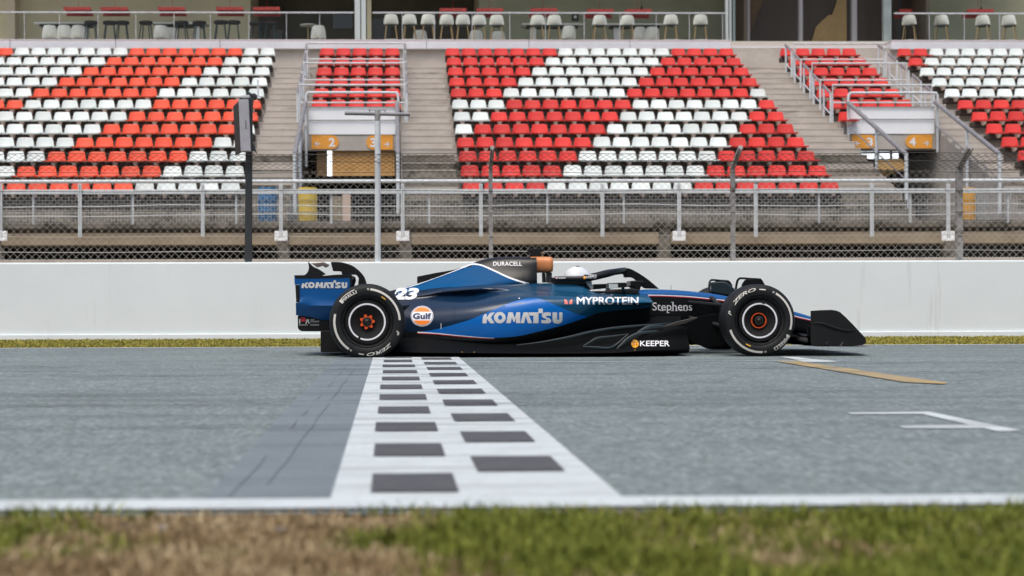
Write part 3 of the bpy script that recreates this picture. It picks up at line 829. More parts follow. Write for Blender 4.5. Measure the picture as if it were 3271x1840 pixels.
for blk, xa, xb in (('2', PA-.06, PB_+.10), ('4', QA-.12, QB-.05)):
    for j, r in enumerate((2, 4, 6)):                  # bars across the block
        y = YR(r)+FRONT+.05; z = ZS(r)-.42
        frame_rail('crush_barrier', [(xa, y, z), (xa, y, z+.93), (xb, y, z+.93), (xb, y, z)], .026, f"{['top', 'middle', 'lowest'][j]} white tube barrier across the small seat block above sign {blk}", RAILW, [[(xa, y, z+.50), (xb, y, z+.50)]] )
    for side, x in (('left', xa-.05), ('right', xb+.05)):
        for j, r in enumerate((2, 3, 4, 5, 6)):
            y = YR(r)+FRONT+.35; z = ZS(r)-.40
            p0, p1 = Vector((x, y+.30, z+.98)), Vector((x, y-.32, z+.70))
            b = MB(); b.tube([(x, y+.28, z), p0, p1, (x, y-.30, z-.35)], .026, 8); b.tube([(x, y+.28, z+.45), (x, y-.30, z+.2)], .015, 6)
            o = b.build('stair_handrail', RAILW, base=(x, y, z), label=f"short white handrail, {ORD[j+1]} from the top, {side} edge of seat block above sign {blk}", cat='handrail', group=RG)
            k = MB(); k.tube([p0+Vector((0, .02, .0)), p1], .033, 8); k.build('rail_grip', RAILG, o)
for lab, x, y0, z0, y1, z1 in (('left of sign 2', -2.03, 37.6, None, 33.3, None), ('right of sign 3 below the crossbar post', .165, 37.6, None, 33.3, None), ('crossing in front of signs 3 and 4', 11.06, 37.6, None, 33.3, None), ('right of sign 4', 13.2, 37.6, None, 33.6, None)):
    za, zb2 = Z_(x, y0, 327), Z_(x, y1, 493)
    b = MB(); b.tube([(x, y0, za), (x, y1, zb2)], .05, 10)
    o = b.build('passage_handrail', RAILG, base=(x, y1, zb2), label=f"thick grey sloping handrail on white posts, {lab}", cat='handrail', group=RG)
    k = MB(); k.tube([(x, y1, zb2+.02), (x, y1, 2.35)], .04, 10); k.build('post', RAILW, o)
    ym = y0-(y0-y1)*.52; zm = za-(za-zb2)*.52
    k = MB(); k.tube([(x, ym, zm-.03), (x, ym, 2.8)], .035, 10); k.build('post', RAILW, o)
    k = MB(); k.tube([(x, y0, za-.55), (x, y1, zb2-.55)], .015, 6); k.build('lower_rail', RAILG, o)
# ---------------------------------------------------------------- lounge on top of the terraces
YL = 44.15
lounge = thing('lounge_building', (3, YL, 7.7), 'open fronted lounge with white ledge, glass balustrade and beige walls above the grandstand', 'building')
BEI = mat('beige_wall', (.60, .55, .37), .8, 0, scale=.6, col2=(.52, .47, .32))
DBR = mat('dark_brown_panel', (.060, .045, .032), .6, 0, scale=1.2, col2=(.045, .034, .024), stretch=(3, 1, .3))
FLR = mat('lounge_floor', (.50, .47, .40), .6)
CEI = mat('pale_ceiling', (.65, .63, .56), .8)
PILW = mat('pale_pillar', (.50, .55, .54), .5)
FASC = mat('white_ledge', (.68, .69, .72), .6, 0, scale=2, col2=(.62, .62, .65))
add_layer(FASC, (.35, .28, .22), 3, .62, .8, (4, 1, 1), 4)
FASP = mat('ledge_top', (.50, .45, .46), .7)
xs0 = X_(2336, YL); xs1 = X_(2849, YL)
zl0, zl1, zl2 = Z_(3, YL, 156), Z_(3, YL, 134), Z_(3, YL, 126)
def ledge(x0, x1, y, z0, z1, z2):
    b = MB()
    b.box(x0, y, z0, x1, y+.6, z1, 0); b.box(x0, y+.02, z1, x1, y+.6, z2, 1)
    b.build('ledge', [FASC, FASP], lounge, bevel=.008)
edges = [-14]+[X_(p, YL) for p in (34, 372, 705, 1365, 1692, 2015)]+[xs0]
for a, c in zip(edges[:-1], edges[1:]): ledge(a+.006, c-.006, YL, zl0, zl1, zl2)
ledge(xs0+.004, xs1-.004, YL+.35, Z_(8, YL, 157), Z_(8, YL, 143), Z_(8, YL, 139))
ledge(xs1+.004, 20, YL, zl0, zl1, zl2)
b = MB(); b.box(-14, YL+.61, 7.55, 20, 56, 7.92); b.build('lounge_floor', FLR, lounge)
b = MB(); b.box(-14, YL+.3, 12.6, 20, 56, 12.8); b.build('ceiling', CEI, lounge)
def wall(px0, px1, y, mt, name='wall'):
    b = MB(); b.box(X_(px0, y, 60), y, 7.8, X_(px1, y, 60), y+.15, 12.6); return b.build(name, mt, lounge)
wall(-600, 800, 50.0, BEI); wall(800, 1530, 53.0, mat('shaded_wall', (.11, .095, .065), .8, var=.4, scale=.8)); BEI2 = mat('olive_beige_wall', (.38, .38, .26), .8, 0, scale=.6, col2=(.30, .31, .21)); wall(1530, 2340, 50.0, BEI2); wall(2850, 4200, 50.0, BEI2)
b = MB(); x = X_(800, 50, 60); b.box(x-.1, 50.16, 7.8, x, 53, 12.6); x = X_(1530, 50, 60); b.box(x, 50.16, 7.8, x+.1, 53, 12.6); b.build('wall', BEI, lounge)
b = MB(); b.box(X_(25, 49.5, 60), 49.4, 7.8, X_(50, 49.5, 60), 49.9, 12.6); b.build('wall_column', mat('pinkish_column', (.56, .49, .36), .8), lounge)
b = MB(); xa, xb = X_(2341, 48, 60), X_(2849, 48, 60)
b.box(xa-.1, 47.6, 7.6, xb+.1, 47.8, 12.6); b.build('dark_screen', DBR, lounge)
for nm, x, in (('left', xa-.25), ('right', xb+.15)):
    b = MB(); b.box(x, YL+1.2, 7.6, x+.1, 47.9, 12.6); b.build('partition', DBR, lounge)
Z5 = lambda x, y, Y: at(2450+x/3.138, y/3.138, Y)
b = MB(); b.slab([Z5(q, r_, 47.5) for q, r_ in ((725,-60), (797,-60), (800,445), (440,445), (490,270), (545,215), (620,150), (655,148))], (0, .04, 0)); b.build('lit_patch_panel', mat('lit_patch_ochre', (.40, .28, .12), .7, var=.25, scale=2), lounge)  # lit patch in the glazing, put into a flat ochre panel
b = MB(); b.slab([at(2352, 141, 47.5), at(2385, 141, 47.5), at(2450, -30, 47.5), at(2350, -30, 47.5)], (0, .04, 0)); b.build('brown_reflection_panel', mat('brown_reflection_panel', (.13, .085, .04), .7, var=.4, scale=2), lounge)  # paler reflection in the glazing, put into a flat brown panel
def column(px0, px1, y, mt, name='pillar'):
    b = MB(); b.box(X_(px0, y, 60), y, 7.6, X_(px1, y, 60), y+.18, 12.6); b.build(name, mt, lounge, bevel=.01)
column(1133, 1151, 45.3, PILW); column(1154, 1169, 45.3, PILW); column(1172, 1186, 45.9, BEI)
column(2319, 2326, 45.3, PILW, 'mullion'); column(2329, 2337, 45.5, PILW, 'mullion'); column(2341, 2349, 45.6, mat('teal_frame', (.20, .27, .27), .5), 'mullion')
for a, c in ((2384, 2396), (2553, 2565), (2722, 2738)): column(a, c, 45.6, mat('grey_mullion', (.20, .20, .21), .5), 'mullion')
column(2823, 2848, 45.2, mat('teal_pillar', (.26, .31, .31), .5, var=.2))
# glass balustrade
GLS = bpy.data.materials.new('balustrade_glass'); GLS.use_nodes = True
t = GLS.node_tree; t.nodes.clear()
o_ = t.nodes.new('ShaderNodeOutputMaterial'); mx = t.nodes.new('ShaderNodeMixShader'); tr = t.nodes.new('ShaderNodeBsdfTransparent'); gl = t.nodes.new('ShaderNodeBsdfGlossy'); fr = t.nodes.new('ShaderNodeFresnel')
tr.inputs[0].default_value = (.97, .985, .975, 1); gl.inputs['Roughness'].default_value = 0.02; fr.inputs[0].default_value = 1.18
t.links.new(fr.outputs[0], mx.inputs[0]); t.links.new(tr.outputs[0], mx.inputs[1]); t.links.new(gl.outputs[0], mx.inputs[2]); t.links.new(mx.outputs[0], o_.inputs[0])
YB2 = 44.95
zr = Z_(3, YB2, 41)
def balus(px0, px1, joints):
    b = MB(); b.box(X_(px0, YB2, 60), YB2-.02, zr-.022, X_(px1, YB2, 60), YB2+.02, zr+.022); b.build('balustrade_rail', GALV, lounge)
    js = [px0]+joints+[px1]
    for a, c in zip(js[:-1], js[1:]):
        b = MB(); b.box(X_(a+1.3, YB2, 60), YB2-.006, 7.82, X_(c-1.3, YB2, 60), YB2+.006, zr-.024); b.build('glass_pane', GLS, lounge)
    for a in joints:
        b = MB(); x = X_(a, YB2, 60); b.box(x-.008, YB2-.008, 7.82, x+.008, YB2+.008, zr-.024); b.build('glass_joint', GALV, lounge)
balus(-250, 1130, [-60, 78, 190, 313, 434, 556, 672, 795, 915, 1021])
balus(1190, 2318, [1285, 1388, 1508, 1628, 1742, 1866, 1980, 2096, 2202, 2308])
balus(2856, 3800, [2968, 3080, 3193, 3310, 3430, 3550, 3670])
# hanging red panels
REDP = mat('red_panel', (.58, .07, .05), .5, 0, scale=4, col2=(.36, .04, .03))
REDD = mat('dark_red_panel', (.34, .030, .026), .6)
RP = (203, 321, 504, 690, 808, 1404, 1522, 1695, 1875, 1996, 2872, 3090)
for i, p0 in enumerate(RP):
    yn = 46.6; q = 27 if i < 5 else 31 if i < 8 else 34
    x0 = X_(p0, yn, 40); x1 = x0+.80; z = Z_(x0, yn, q)
    b = MB()
    b.add([(x0, yn, z), (x1, yn, z), (x1, yn+.42, z-.03), (x0, yn+.42, z-.03), (x0, yn, z+.02), (x1, yn, z+.02), (x1, yn+.42, z-.01), (x0, yn+.42, z-.01)], [(0,1,2,3)], 1)
    b.box(x0, yn-.012, z-.05, x1, yn-.001, z+.045, 0); b.box(x0, yn+.421, z-.13, x1, yn+.435, z-.01, 0)
    b.box(x0, yn+.39, z-.16, x1, yn+.42, z-.125, 1); b.tube([(x0+.4, yn+.2, z+.02), (x0+.4, yn+.2, 12.6)], .006, 6, 1)
    side = 'left' if i < 5 else 'middle' if i < 10 else 'right'
    k = i+1 if i < 5 else i-4 if i < 10 else i-9
    b.build('hanging_panel', [REDP, REDD], base=(x0+.4, yn+.2, z), label=f"dark red panel hanging in the lounge, {ORD[k]} from left in the {side} part", cat='hanging panel', group='red panels hanging in the lounge')
for i, (p0, p1, q0, q1) in enumerate(((2042, 2057, 16, 34), (3127, 3141, 20, 36))):
    y = 48.5; b = MB(); c = at((p0+p1)/2, q1, y); h = (q1-q0)/FPX*y; r = .075
    b.grid([[(c.x+rr*math.cos(k*.5236), y+rr*math.sin(k*.5236), zz) for k in range(12)] for rr, zz in ((.004, c.z+h), (r, c.z), (0, c.z))], closed=True)
    b.tube([(c.x, y, c.z+h), (c.x, y, 12.6)], .006, 6)
    b.build('pendant_lamp', BLKP, base=(c.x, y, c.z), label=f"black cone pendant lamp above the {'middle lounge right end' if i == 0 else 'right lounge'} red panel", cat='lamp')
# stools and chairs
WSH = mat('white_shell', (.78, .79, .72), .45); WOODL = mat('pale_wood_leg', (.36, .25, .12), .6); BSEAT = mat('black_cushion', (.008, .006, .007), .8); BLEG = mat('dark_teal_leg', (.010, .026, .030), .6); DARKU = mat('dark_underside', (.02, .022, .02), .7)
def shell(b, w_, zs, zt, d, mi):
    rows = []
    for (yy, zz, f) in ((d*.5, zs+.03, 1.0), (d*.25, zs, 1.0), (-d*.25, zs-.01, .98), (-d*.42, zs+.05, 1.0), (-d*.5, zs+(zt-zs)*.5, .94), (-d*.54, zs+(zt-zs)*.85, .82), (-d*.55, zt, .66)):
        rows.append([(w_/2*f*u, yy+.10*abs(u)**2*(1 if zz > zs+.04 else 0), zz+.03*abs(u)**3*(1 if zz < zs+.04 else 0)) for u in [-1+k/4 for k in range(9)]])
    b.grid([[Vector(p) for p in r] for r in rows], mi)
def legs4(b, s0, s1, z, r, mi):
    for sx in (-1, 1):
        for sy in (-1, 1): b.tube([(sx*s1, sy*s1, 0), (sx*s0, sy*s0, z)], r, 6, mi)
def make_stool(): 
    t_ = thing('bar_stool', (0, 0, 0), 'x', 'bar stool')
    b = MB(); shell(b, .43, .68, .955, .42, 0); b.build('seat_shell', WSH, t_)
    b = MB(); b.box(-.17, -.15, .645, .17, .16, .668); b.build('seat_base', DARKU, t_)
    b = MB(); legs4(b, .13, .21, .645, .014, 0); b.build('legs', WOODL, t_)
    b = MB()
    for sx, sy, ex, ey in ((-1,-1,1,-1), (-1,1,1,1), (-1,-1,-1,1), (1,-1,1,1)): b.tube([(sx*.19, sy*.19, .22), (ex*.19, ey*.19, .22)], .009, 6)
    b.build('footrest', GALV, t_); return t_
def make_black():
    t_ = thing('bar_stool', (0, 0, 0), 'x', 'bar stool')
    b = MB(); n = 18
    b.grid([[(rr*1.2*math.cos(2*math.pi*k/n), rr*math.sin(2*math.pi*k/n), zz) for k in range(n)] for rr, zz in ((0, .71), (.15, .71), (.175, .75), (.165, .80), (.13, .81), (0, .805))], closed=True); b.build('cushion', BSEAT, t_)
    b = MB(); legs4(b, .11, .19, .72, .017, 0); b.build('legs', BLEG, t_); return t_
def make_chair():
    t_ = thing('shell_chair', (0, 0, 0), 'x', 'chair')
    b = MB(); shell(b, .46, .44, .83, .46, 0); b.build('seat_shell', WSH, t_)
    b = MB(); b.box(-.17, -.16, .40, .17, .16, .43); b.build('seat_base', DARKU, t_)
    b = MB(); legs4(b, .13, .22, .41, .013, 0); b.build('legs', WOODL, t_); return t_
FZ = 7.92
def place(make, lst, y, label, group, rot=0.0):
    first = make()
    for i, (px, yy) in enumerate(lst):
        o = first if i == 0 else copy_tree(first)
        o.location = (X_(px, yy, 70), yy, FZ); o.rotation_euler = (0, 0, rot+random.uniform(-.15, .15)*(1 if i else 0)); o['label'] = label(i); o['group'] = group
        FIX.append(o)
FIX = []
place(make_stool, [(1249, 46.0), (1309, 46.0), (1367, 46.0), (1426, 46.05), (1479, 46.05), (1530, 46.1), (1587, 46.1), (1717, 46.1), (1770, 46.1), (1914, 46.1), (2002, 46.1), (2142, 46.0), (2237, 46.0)], 46,
      lambda i: f"white shell bar stool behind the middle balustrade, {ORD[i+1]} from left", 'white bar stools in the lounge', 0.0)
place(make_stool, [(2906, 46.0), (3008, 46.0), (3141, 46.0), (3224, 46.0)], 46, lambda i: f"white shell bar stool in the right lounge bay, {ORD[i+1]} from left", 'white bar stools in the lounge', -.5)
place(make_black, [(291, 46.2), (351, 46.2), (391, 46.2), (466, 46.2), (580, 46.2), (637, 46.2), (705, 46.1), (746, 46.1), (818, 46.3), (865, 46.3)], 46, lambda i: f"black cushioned bar stool in the left lounge, {ORD[i+1]} from left", 'black bar stools in the lounge')
place(make_chair, [(160, 47.2), (207, 47.2), (252, 47.2), (515, 47.2), (545, 47.6), (1017, 47.2), (1340, 48.0), (1520, 48.0), (1590, 48.2), (1813, 47.2), (2039, 47.4), (2080, 47.4)], 47, lambda i: f"white shell chair further inside the lounge, {ORD[i+1]} from left", 'white shell chairs in the lounge', 0.1)
TABW = mat('white_table_top', (.60, .62, .58), .5)
for px0, px1, y, lab in ((115, 310, 47.9, 'long white high table behind the leftmost white chairs'), (491, 667, 47.9, 'long white high table behind the black stools in left lounge'), (1665, 1860, 48.0, 'white high table left of the small framed notice'), (1932, 2120, 48.0, 'white high table below the two rightmost red panels of the middle lounge')):
    x0, x1 = X_(px0, y, 70), X_(px1, y, 70); t_ = thing('high_table', ((x0+x1)/2, y, FZ), lab, 'table')
    b = MB(); b.box(x0, y-.3, FZ+.98, x1, y+.3, FZ+1.03); b.build('table_top', TABW, t_, bevel=.008)
    b = MB(); b.box(x0+.15, y-.22, FZ+.93, x1-.15, y+.22, FZ+.978); b.build('table_frame', DARKU, t_)
    for x in (x0+.35, x1-.35):
        b = MB(); b.box(x-.09, y-.15, FZ, x+.09, y+.15, FZ+.93); b.build('table_leg', TABW, t_)
x = X_(984, 47.6, 70); t_ = thing('round_table', (x, 47.6, FZ), 'small round pale table left of the single white chair', 'table')
b = MB(); n = 24
b.grid([[(x+rr*math.cos(2*math.pi*k/n), 47.6+rr*math.sin(2*math.pi*k/n), FZ+zz) for k in range(n)] for rr, zz in ((0, .92), (.24, .92), (.25, .94), (.24, .955), (0, .955))], closed=True); b.build('table_top', TABW, t_)
b = MB(); b.tube([(x, 47.6, FZ), (x, 47.6, FZ+.92)], .025, 8); b.build('table_leg', WOODL, t_)
def blk(px0, px1, q0, q1, y, d, name, lab, cat, mt):
    p, q = at(px0, q1, y), at(px1, q0, y); b = MB(); b.box(p.x, y, p.z, q.x, y+d, q.z); b.build(name, mt, base=((p.x+q.x)/2, y, p.z), bevel=.01, label=lab, cat=cat)
blk(1064, 1126, 46, 92, 49.2, .08, 'television', 'large dark screen in the left lounge beside the pale pillar', 'television', mat('dark_screen_glass', (.012, .012, .012), .2))
blk(1187, 1247, 60, 155, 46.9, .5, 'bar_cabinet', 'tall black cabinet right of the pale pillar', 'cabinet', mat('black_cabinet', (.012, .014, .014), .5))
blk(862, 903, 95, 150, 46.9, .4, 'low_cabinet', 'low black box behind the rightmost black stools', 'cabinet', mat('black_box', (.013, .012, .011), .6))
y = 49.9; p, q = at(1827, 64, y), at(1848, 45, y); t_ = thing('framed_notice', ((p.x+q.x)/2, y, p.z), 'small black framed notice with pale centre on the beige lounge wall', 'picture')
b = MB(); b.box(p.x, y, p.z, q.x, y+.06, q.z); b.build('frame', DARKU, t_)
b = MB(); b.box(p.x+.065, y-.008, p.z+.05, q.x-.065, y-.001, q.z-.05); b.build('notice', WSH, t_)
# ---------------------------------------------------------------- racing car
YN, YC = 14.31, 15.30                     # outer face of the near tyres, centre line
car = thing('racing_car', (1.6, YC, 0), 'blue and black open wheel racing car crossing the finish line', 'racing car')
ZA = lambda x, y: (920+x/4.14, 810+y/4.14)
ZB = lambda x, y: (1270+x/3.814, 780+y/3.814)
ZC = lambda x, y: (1650+x/3.622, 760+y/3.622)
ZD = lambda x, y: (1950+x/4.262, 840+y/4.262)
ZE = lambda x, y: (2270+x/4.528, 860+y/4.528)
def pt(p, v): return at(p[0], p[1], YC-v)
def pl(z, pts): return [z(x, y) for x, y in pts]
CARB = mat('carbon_black', (.007, .008, .0085), .30, 0, scale=40, col2=(.005, .006, .0065), spec=.30)
CARBM = mat('matt_carbon', (.009, .0095, .009), .5, 0, scale=30, col2=(.007, .007, .007), spec=.25)
RUB = mat('tyre_rubber', (.010, .0115, .012), .6, 0, scale=12, col2=(.007, .008, .0085), spec=.28)
TYW = mat('tyre_marking', (.62, .60, .54), .6)
TYY = mat('tyre_yellow', (.75, .42, .03), .6)
DEC = mat('white_decal', (.74, .75, .77), .4); DECP = mat('silver_decal', (.60, .60, .58), .4)
ORG_ = mat('orange_decal', (.85, .22, .02), .4); REDL = mat('red_decal', (.50, .03, .05), .4); PINK = mat('coral_decal', (.80, .20, .17), .4); AMB = mat('amber_decal', (.75, .33, .02), .4); NAVD = mat('navy_decal', (.012, .03, .10), .4)
BLU = mat('bright_blue_paint', (.0, .118, .43), .30, 0, coat=.12, spec=.28)
BLUC = mat('cover_blue_paint', (.0, .070, .20), .5, 0, coat=.0, spec=.10)
BLUW = mat('wing_blue_paint', (.001, .078, .26), .36, 0, coat=.08, spec=.4)
BLUT = mat('nose_blue_paint', (.001, .076, .25), .36, 0, coat=.05, spec=.35)
COP = mat('copper_weave', (.66, .26, .095), .45, .1, scale=120, col2=(.52, .19, .065))
STEEL = mat('satin_metal', (.25, .25, .26), .35, .8)
BODY = mat('body_navy_paint', (.005, .05, .11), .24, 0, coat=.18, spec=.35)
t = BODY.node_tree; bb = t.nodes['Principled BSDF']; tc = t.nodes.new('ShaderNodeTexCoord'); sx = t.nodes.new('ShaderNodeSeparateXYZ'); mr = t.nodes.new('ShaderNodeMapRange'); cr_ = t.nodes.new('ShaderNodeValToRGB')
t.links.new(tc.outputs['Object'], sx.inputs[0]); t.links.new(sx.outputs[0], mr.inputs[0])
mr.inputs[1].default_value, mr.inputs[2].default_value = -1.6, 0.9
cr_.color_ramp.elements[0].color, cr_.color_ramp.elements[1].color = (.007, .013, .030, 1), (.004, .078, .155, 1)
e = cr_.color_ramp.elements.new(.42); e.color = (.003, .024, .060, 1)
e = cr_.color_ramp.elements.new(.62); e.color = (.002, .056, .120, 1)
t.links.new(mr.outputs[0], cr_.inputs[0]); t.links.new(cr_.outputs[0], bb.inputs['Base Color'])

def loft(b, stations, ref_v, nx=5, nr=4, mfun=None, cap=(True, True), capm=0):
    """stations: (px, [(v, py), ...]) half sections from the top centre line down; mirrored to the far side"""
    rows = []
    for px, half in stations:
        x = at(px, 950, YC-ref_v).x
        rows.append([Vector((x, v, Z_(x, YC-v, py))) for v, py in half])
    m = len(rows[0])
    cols = [crom([r[k] for r in rows], nx) for k in range(m)]
    out = []
    for i in range(len(cols[0])):
        half = crom([cols[k][i] for k in range(m)], nr)
        near = [Vector((p.x, YC-p.y, p.z)) for p in half]
        far = [Vector((p.x, YC+p.y, p.z)) for p in half[1:-1]][::-1]
        out.append(near+far)
    n = len(out[0]); L = (m-1)*nr+1
    def mf(i, j):
        k = j if j < L-1 else n-1-j
        return mfun(i/nx, k/nr) if mfun else 0
    b.grid(out, 0, mf, closed=True)
    for q, row in ((cap[0], out[0]), (cap[1], out[-1])):
        if q: b.add(row, [tuple(range(n))], capm)
    return out
def decal(b, tree, vs, ed, mi, off=.0022, step=7.0, fallback=None):
    v, f = fill2d(vs, ed, step)
    P = []
    for x, y in v:
        d = ray(x, y).normalized()
        loc, nrm, i, dist = tree.ray_cast(ORG, d)
        if loc is None or loc.y > YC: P.append(None); continue
        if nrm.dot(d) > 0: nrm = -nrm
        P.append(loc+nrm*off)
    ok = [q for q in f if all(P[i] is not None and (P[i]-P[q[0]]).length < .25 for i in q)]
    b.add([p if p is not None else (0, 0, 0) for p in P], [], mi)
    base = len(b.v)-len(P)
    for q in ok: b.f.append([base+i for i in q]); b.m.append(mi); b.s.append(True)
def strip(pts, w0, w1=None):             # a band of given width along a line of pixels
    w1 = w1 or w0; n = len(pts); L, R = [], []
    for i, p in enumerate(pts):
        a, c = pts[max(i-1, 0)], pts[min(i+1, n-1)]
        dx, dy = c[0]-a[0], c[1]-a[1]; l = math.hypot(dx, dy) or 1
        w_ = (w0+(w1-w0)*i/(n-1))/2
        L.append((p[0]-dy/l*w_, p[1]+dx/l*w_)); R.append((p[0]+dy/l*w_, p[1]-dx/l*w_))
    return L+R[::-1]
def crv(pts, n=6): return [(p.x, p.y) for p in crom([Vector((x, y, 0)) for x, y in pts], n)]

# --- side pods and lower body
bd = MB()
ST = [(1130, [(0,964),(.08,965),(.11,970),(.13,980),(.17,1005),(.18,1050),(.15,1070),(0,1080)]),
      (1240, [(0,945),(.13,946),(.19,952),(.22,962),(.33,1002),(.37,1056),(.35,1088),(0,1098)]),
      (1334, [(0,934),(.17,935),(.25,944),(.27,956),(.46,1000),(.52,1061),(.48,1092),(0,1104)]),
      (1420, [(0,921),(.22,921.5),(.325,931.5),(.295,946),(.58,995),(.62,1066),(.55,1096),(0,1106)]),
      (1510, [(0,912),(.27,913),(.405,924),(.33,941),(.69,986),(.71,1075),(.62,1100),(0,1108)]),
      (1600, [(0,907),(.28,908),(.43,921),(.465,935),(.76,976),(.77,1079),(.64,1103),(0,1110)]),
      (1700, [(0,905),(.27,906),(.48,924),(.60,936),(.80,965),(.79,1063),(.62,1102),(0,1110)]),
      (1790, [(0,907),(.29,908),(.48,928),(.62,940),(.80,962),(.77,1040),(.56,1096),(0,1108)]),
      (1868, [(0,912),(.31,913),(.46,934),(.62,944),(.79,963),(.72,1013),(.52,1088),(0,1106)]),
      (1900, [(0,930),(.31,931),(.44,940),(.62,946),(.78,964),(.68,1001),(.50,1084),(0,1106)]),
      (1930, [(0,937),(.31,938),(.43,942),(.61,947),(.77,965),(.64,996),(.48,1080),(0,1105)]),
      (1990, [(0,939),(.31,939),(.42,943),(.59,948),(.75,966),(.60,990),(.44,1072),(0,1100)]),
      (2050, [(0,941),(.31,941),(.41,944),(.55,949),(.70,966),(.55,985),(.41,1062),(0,1092)]),
      (2082, [(0,944),(.31,944),(.38,947),(.48,953),(.60,966),(.48,980),(.38,1052),(0,1086)])]
loft(bd, ST, .55, 6, 5, lambda i, k: 0 if k < 5 else 1, capm=1)
tb = bd.bvh()
dia = pl(ZB, [(245,1073),(480,1035),(870,925),(1060,845),(1300,745),(1420,700),(1500,680),(1570,666),(1640,662)])+pl(ZC, [(245,702),(290,713),(330,725),(440,770),(600,840),(720,885),(812,912),(720,947),(600,987),(480,1022),(380,1050),(200,1095),(0,1138)])+pl(ZB, [(1150,1141),(1060,1136),(800,1116),(500,1086)])
decal(bd, tb, *loops(crv(dia+[dia[0]], 3)[:-1]), 2, .0020, 9)
ln = crv(pl(ZB, [(245,1074),(360,1079),(500,1089),(800,1119),(1060,1139),(1180,1143)]), 4)
decal(bd, tb, *loops(strip(ln, 3.4, .8)), 3, .0032, 6)
decal(bd, tb, *loops(strip([(x, y+2.6) for x, y in ln], 3.0, .6)), 4, .0030, 6)
KOM = {'K': [[(1035,965),(1037,925),(1042,885),(1058,855),(1087,849),(1085,893),(1118,850),(1136,836),(1186,830),(1138,893),(1182,963),(1128,963),(1089,906),(1087,963)]],
       'O': [[(1246+72*math.cos(a), 895+69*math.sin(a)) for a in [k*.2244 for k in range(28)]], [(1250+26*math.cos(a), 893+27*math.sin(a)) for a in [k*.2244 for k in range(28)]]],
       'M': [[(1324,962),(1350,830),(1403,830),(1426,900),(1449,830),(1494,830),(1494,962),(1443,962),(1441,900),(1424,950),(1416,950),(1393,895),(1378,962)]],
       'A': [[(1497,962),(1534,830),(1585,830),(1640,962),(1588,962),(1561,878),(1541,962)]],
       'T': [[(1592,831),(1716,831),(1716,786),(1769,786),(1769,840),(1716,840),(1716,962),(1654,962),(1654,870),(1606,870)]],
       'S': [[(1866,832),(1866,872),(1820,872),(1806,880),(1812,892),(1850,903),(1872,925),(1868,948),(1845,962),(1810,965),(1750,960),(1750,922),(1800,925),(1815,918),(1806,908),(1775,898),(1757,880),(1758,852),(1780,834),(1815,828)]],
       'U': [[(1887,830),(1942,830),(1942,912),(1950,922),(1962,922),(1968,912),(1968,830),(2007,830),(2007,925),(1995,952),(1960,968),(1920,965),(1896,950),(1887,925)]]}
def komatsu(b, tree, mapf, mi, step=6):
    for ch_, ls in KOM.items():
        vs, ed = loops(*[[mapf(x, y) for x, y in l] for l in ls]); decal(b, tree, vs, ed, mi, .0042, step)
komatsu(bd, tb, lambda x, y: ZB(x, y), 5)
def word(b, tree, txt, x0, x1, y0, y1, mi, bold=.02, shear=0, off=.0034, spacing=1.0, step=5):
    vs, ed = text_edges(txt, bold, shear, spacing); decal(b, tree, fit(vs, x0, x1, y0, y1), ed, mi, off, step)
word(bd, tb, 'MYPROTEIN', 1842, 2039.5, 949.5, 972.3, 3, .028, 0)
for l in ([(553,709),(580,722),(592,745),(594,767),(556,767)], [(645,710),(620,722),(610,745),(607,767),(644,767)]):
    decal(bd, tb, *loops(pl(ZC, l)), 6, .0034, 5)
gx, gy = ZB(300, 878)
decal(bd, tb, *loops(circ(gx, gy, 36.0, 32.6)), 3, .0026, 6)
decal(bd, tb, *loops(circ(gx, gy, 34.3, 31), circ(gx, gy, 33.0, 29.7)), 8, .0034, 6)
c = circ(gx, gy, 31, 27.8, 48)
top = [p for p in c if p[1] < gy-11.5]; bot = [p for p in c if p[1] > gy+13]
top.sort(key=lambda p: p[0]); bot.sort(key=lambda p: p[0])
decal(bd, tb, *loops(top), 7, .0040, 6); decal(bd, tb, *loops(bot), 7, .0040, 6)
word(bd, tb, 'Gulf', gx-29, gx+29, gy-9.5, gy+9.5, 8, .045, 0, .0048, 1.05, 4)
decal(bd, tb, *loops(strip(pl(ZB, [(531,965),(531,1035)]), 1.6)), 3, .003, 4)
decal(bd, tb, *loops(circ(*ZB(1483,662), 2.2)), 5, .003, 3)

# --- engine cover
ec = MB()
SE = [(1135, [(0,956),(.03,957.5),(.06,962),(.09,970)]), (1240, [(0,931),(.028,934),(.07,942),(.12,952)]), (1334, [(0,906),(.026,911),(.08,924),(.165,943)]), (1420, [(0,876),(.034,884),(.10,905),(.19,930)]),
      (1507, [(0,843),(.045,851),(.13,884),(.22,922)]), (1550, [(0,828),(.06,837),(.145,875),(.23,919)]), (1590, [(0,822),(.085,828),(.16,868),(.235,917)]), (1640, [(0,820.5),(.12,825),(.185,862),(.24,914)]), (1690, [(0,820.5),(.145,826),(.20,860),(.235,912)]), (1714, [(0,821),(.15,826),(.195,862),(.20,911)])]
loft(ec, [(px, h+[(0, h[-1][1]+8)]) for px, h in SE], .15, 5, 5)
te = ec.bvh()
wl_ = crv(pl(ZB, [(0,552),(120,528),(240,492),(500,398),(690,328),(860,262),(905,248),(950,246),(1010,255),(1080,280),(1200,335),(1350,405),(1480,450),(1600,482)]), 4)
blu = [(x, y) for x, y in wl_]+pl(ZB, [(1500,500),(1200,505),(800,515),(500,535),(240,572),(0,620)])
decal(ec, te, *loops(blu), 1, .0018, 9)
i9 = int(len(wl_)*.5)
decal(ec, te, *loops(strip(wl_[:i9], 1.6, 4.2)+[]), 2, .003, 7); decal(ec, te, *loops(strip(wl_[i9-1:], 4.2, 5.2)), 2, .003, 7)
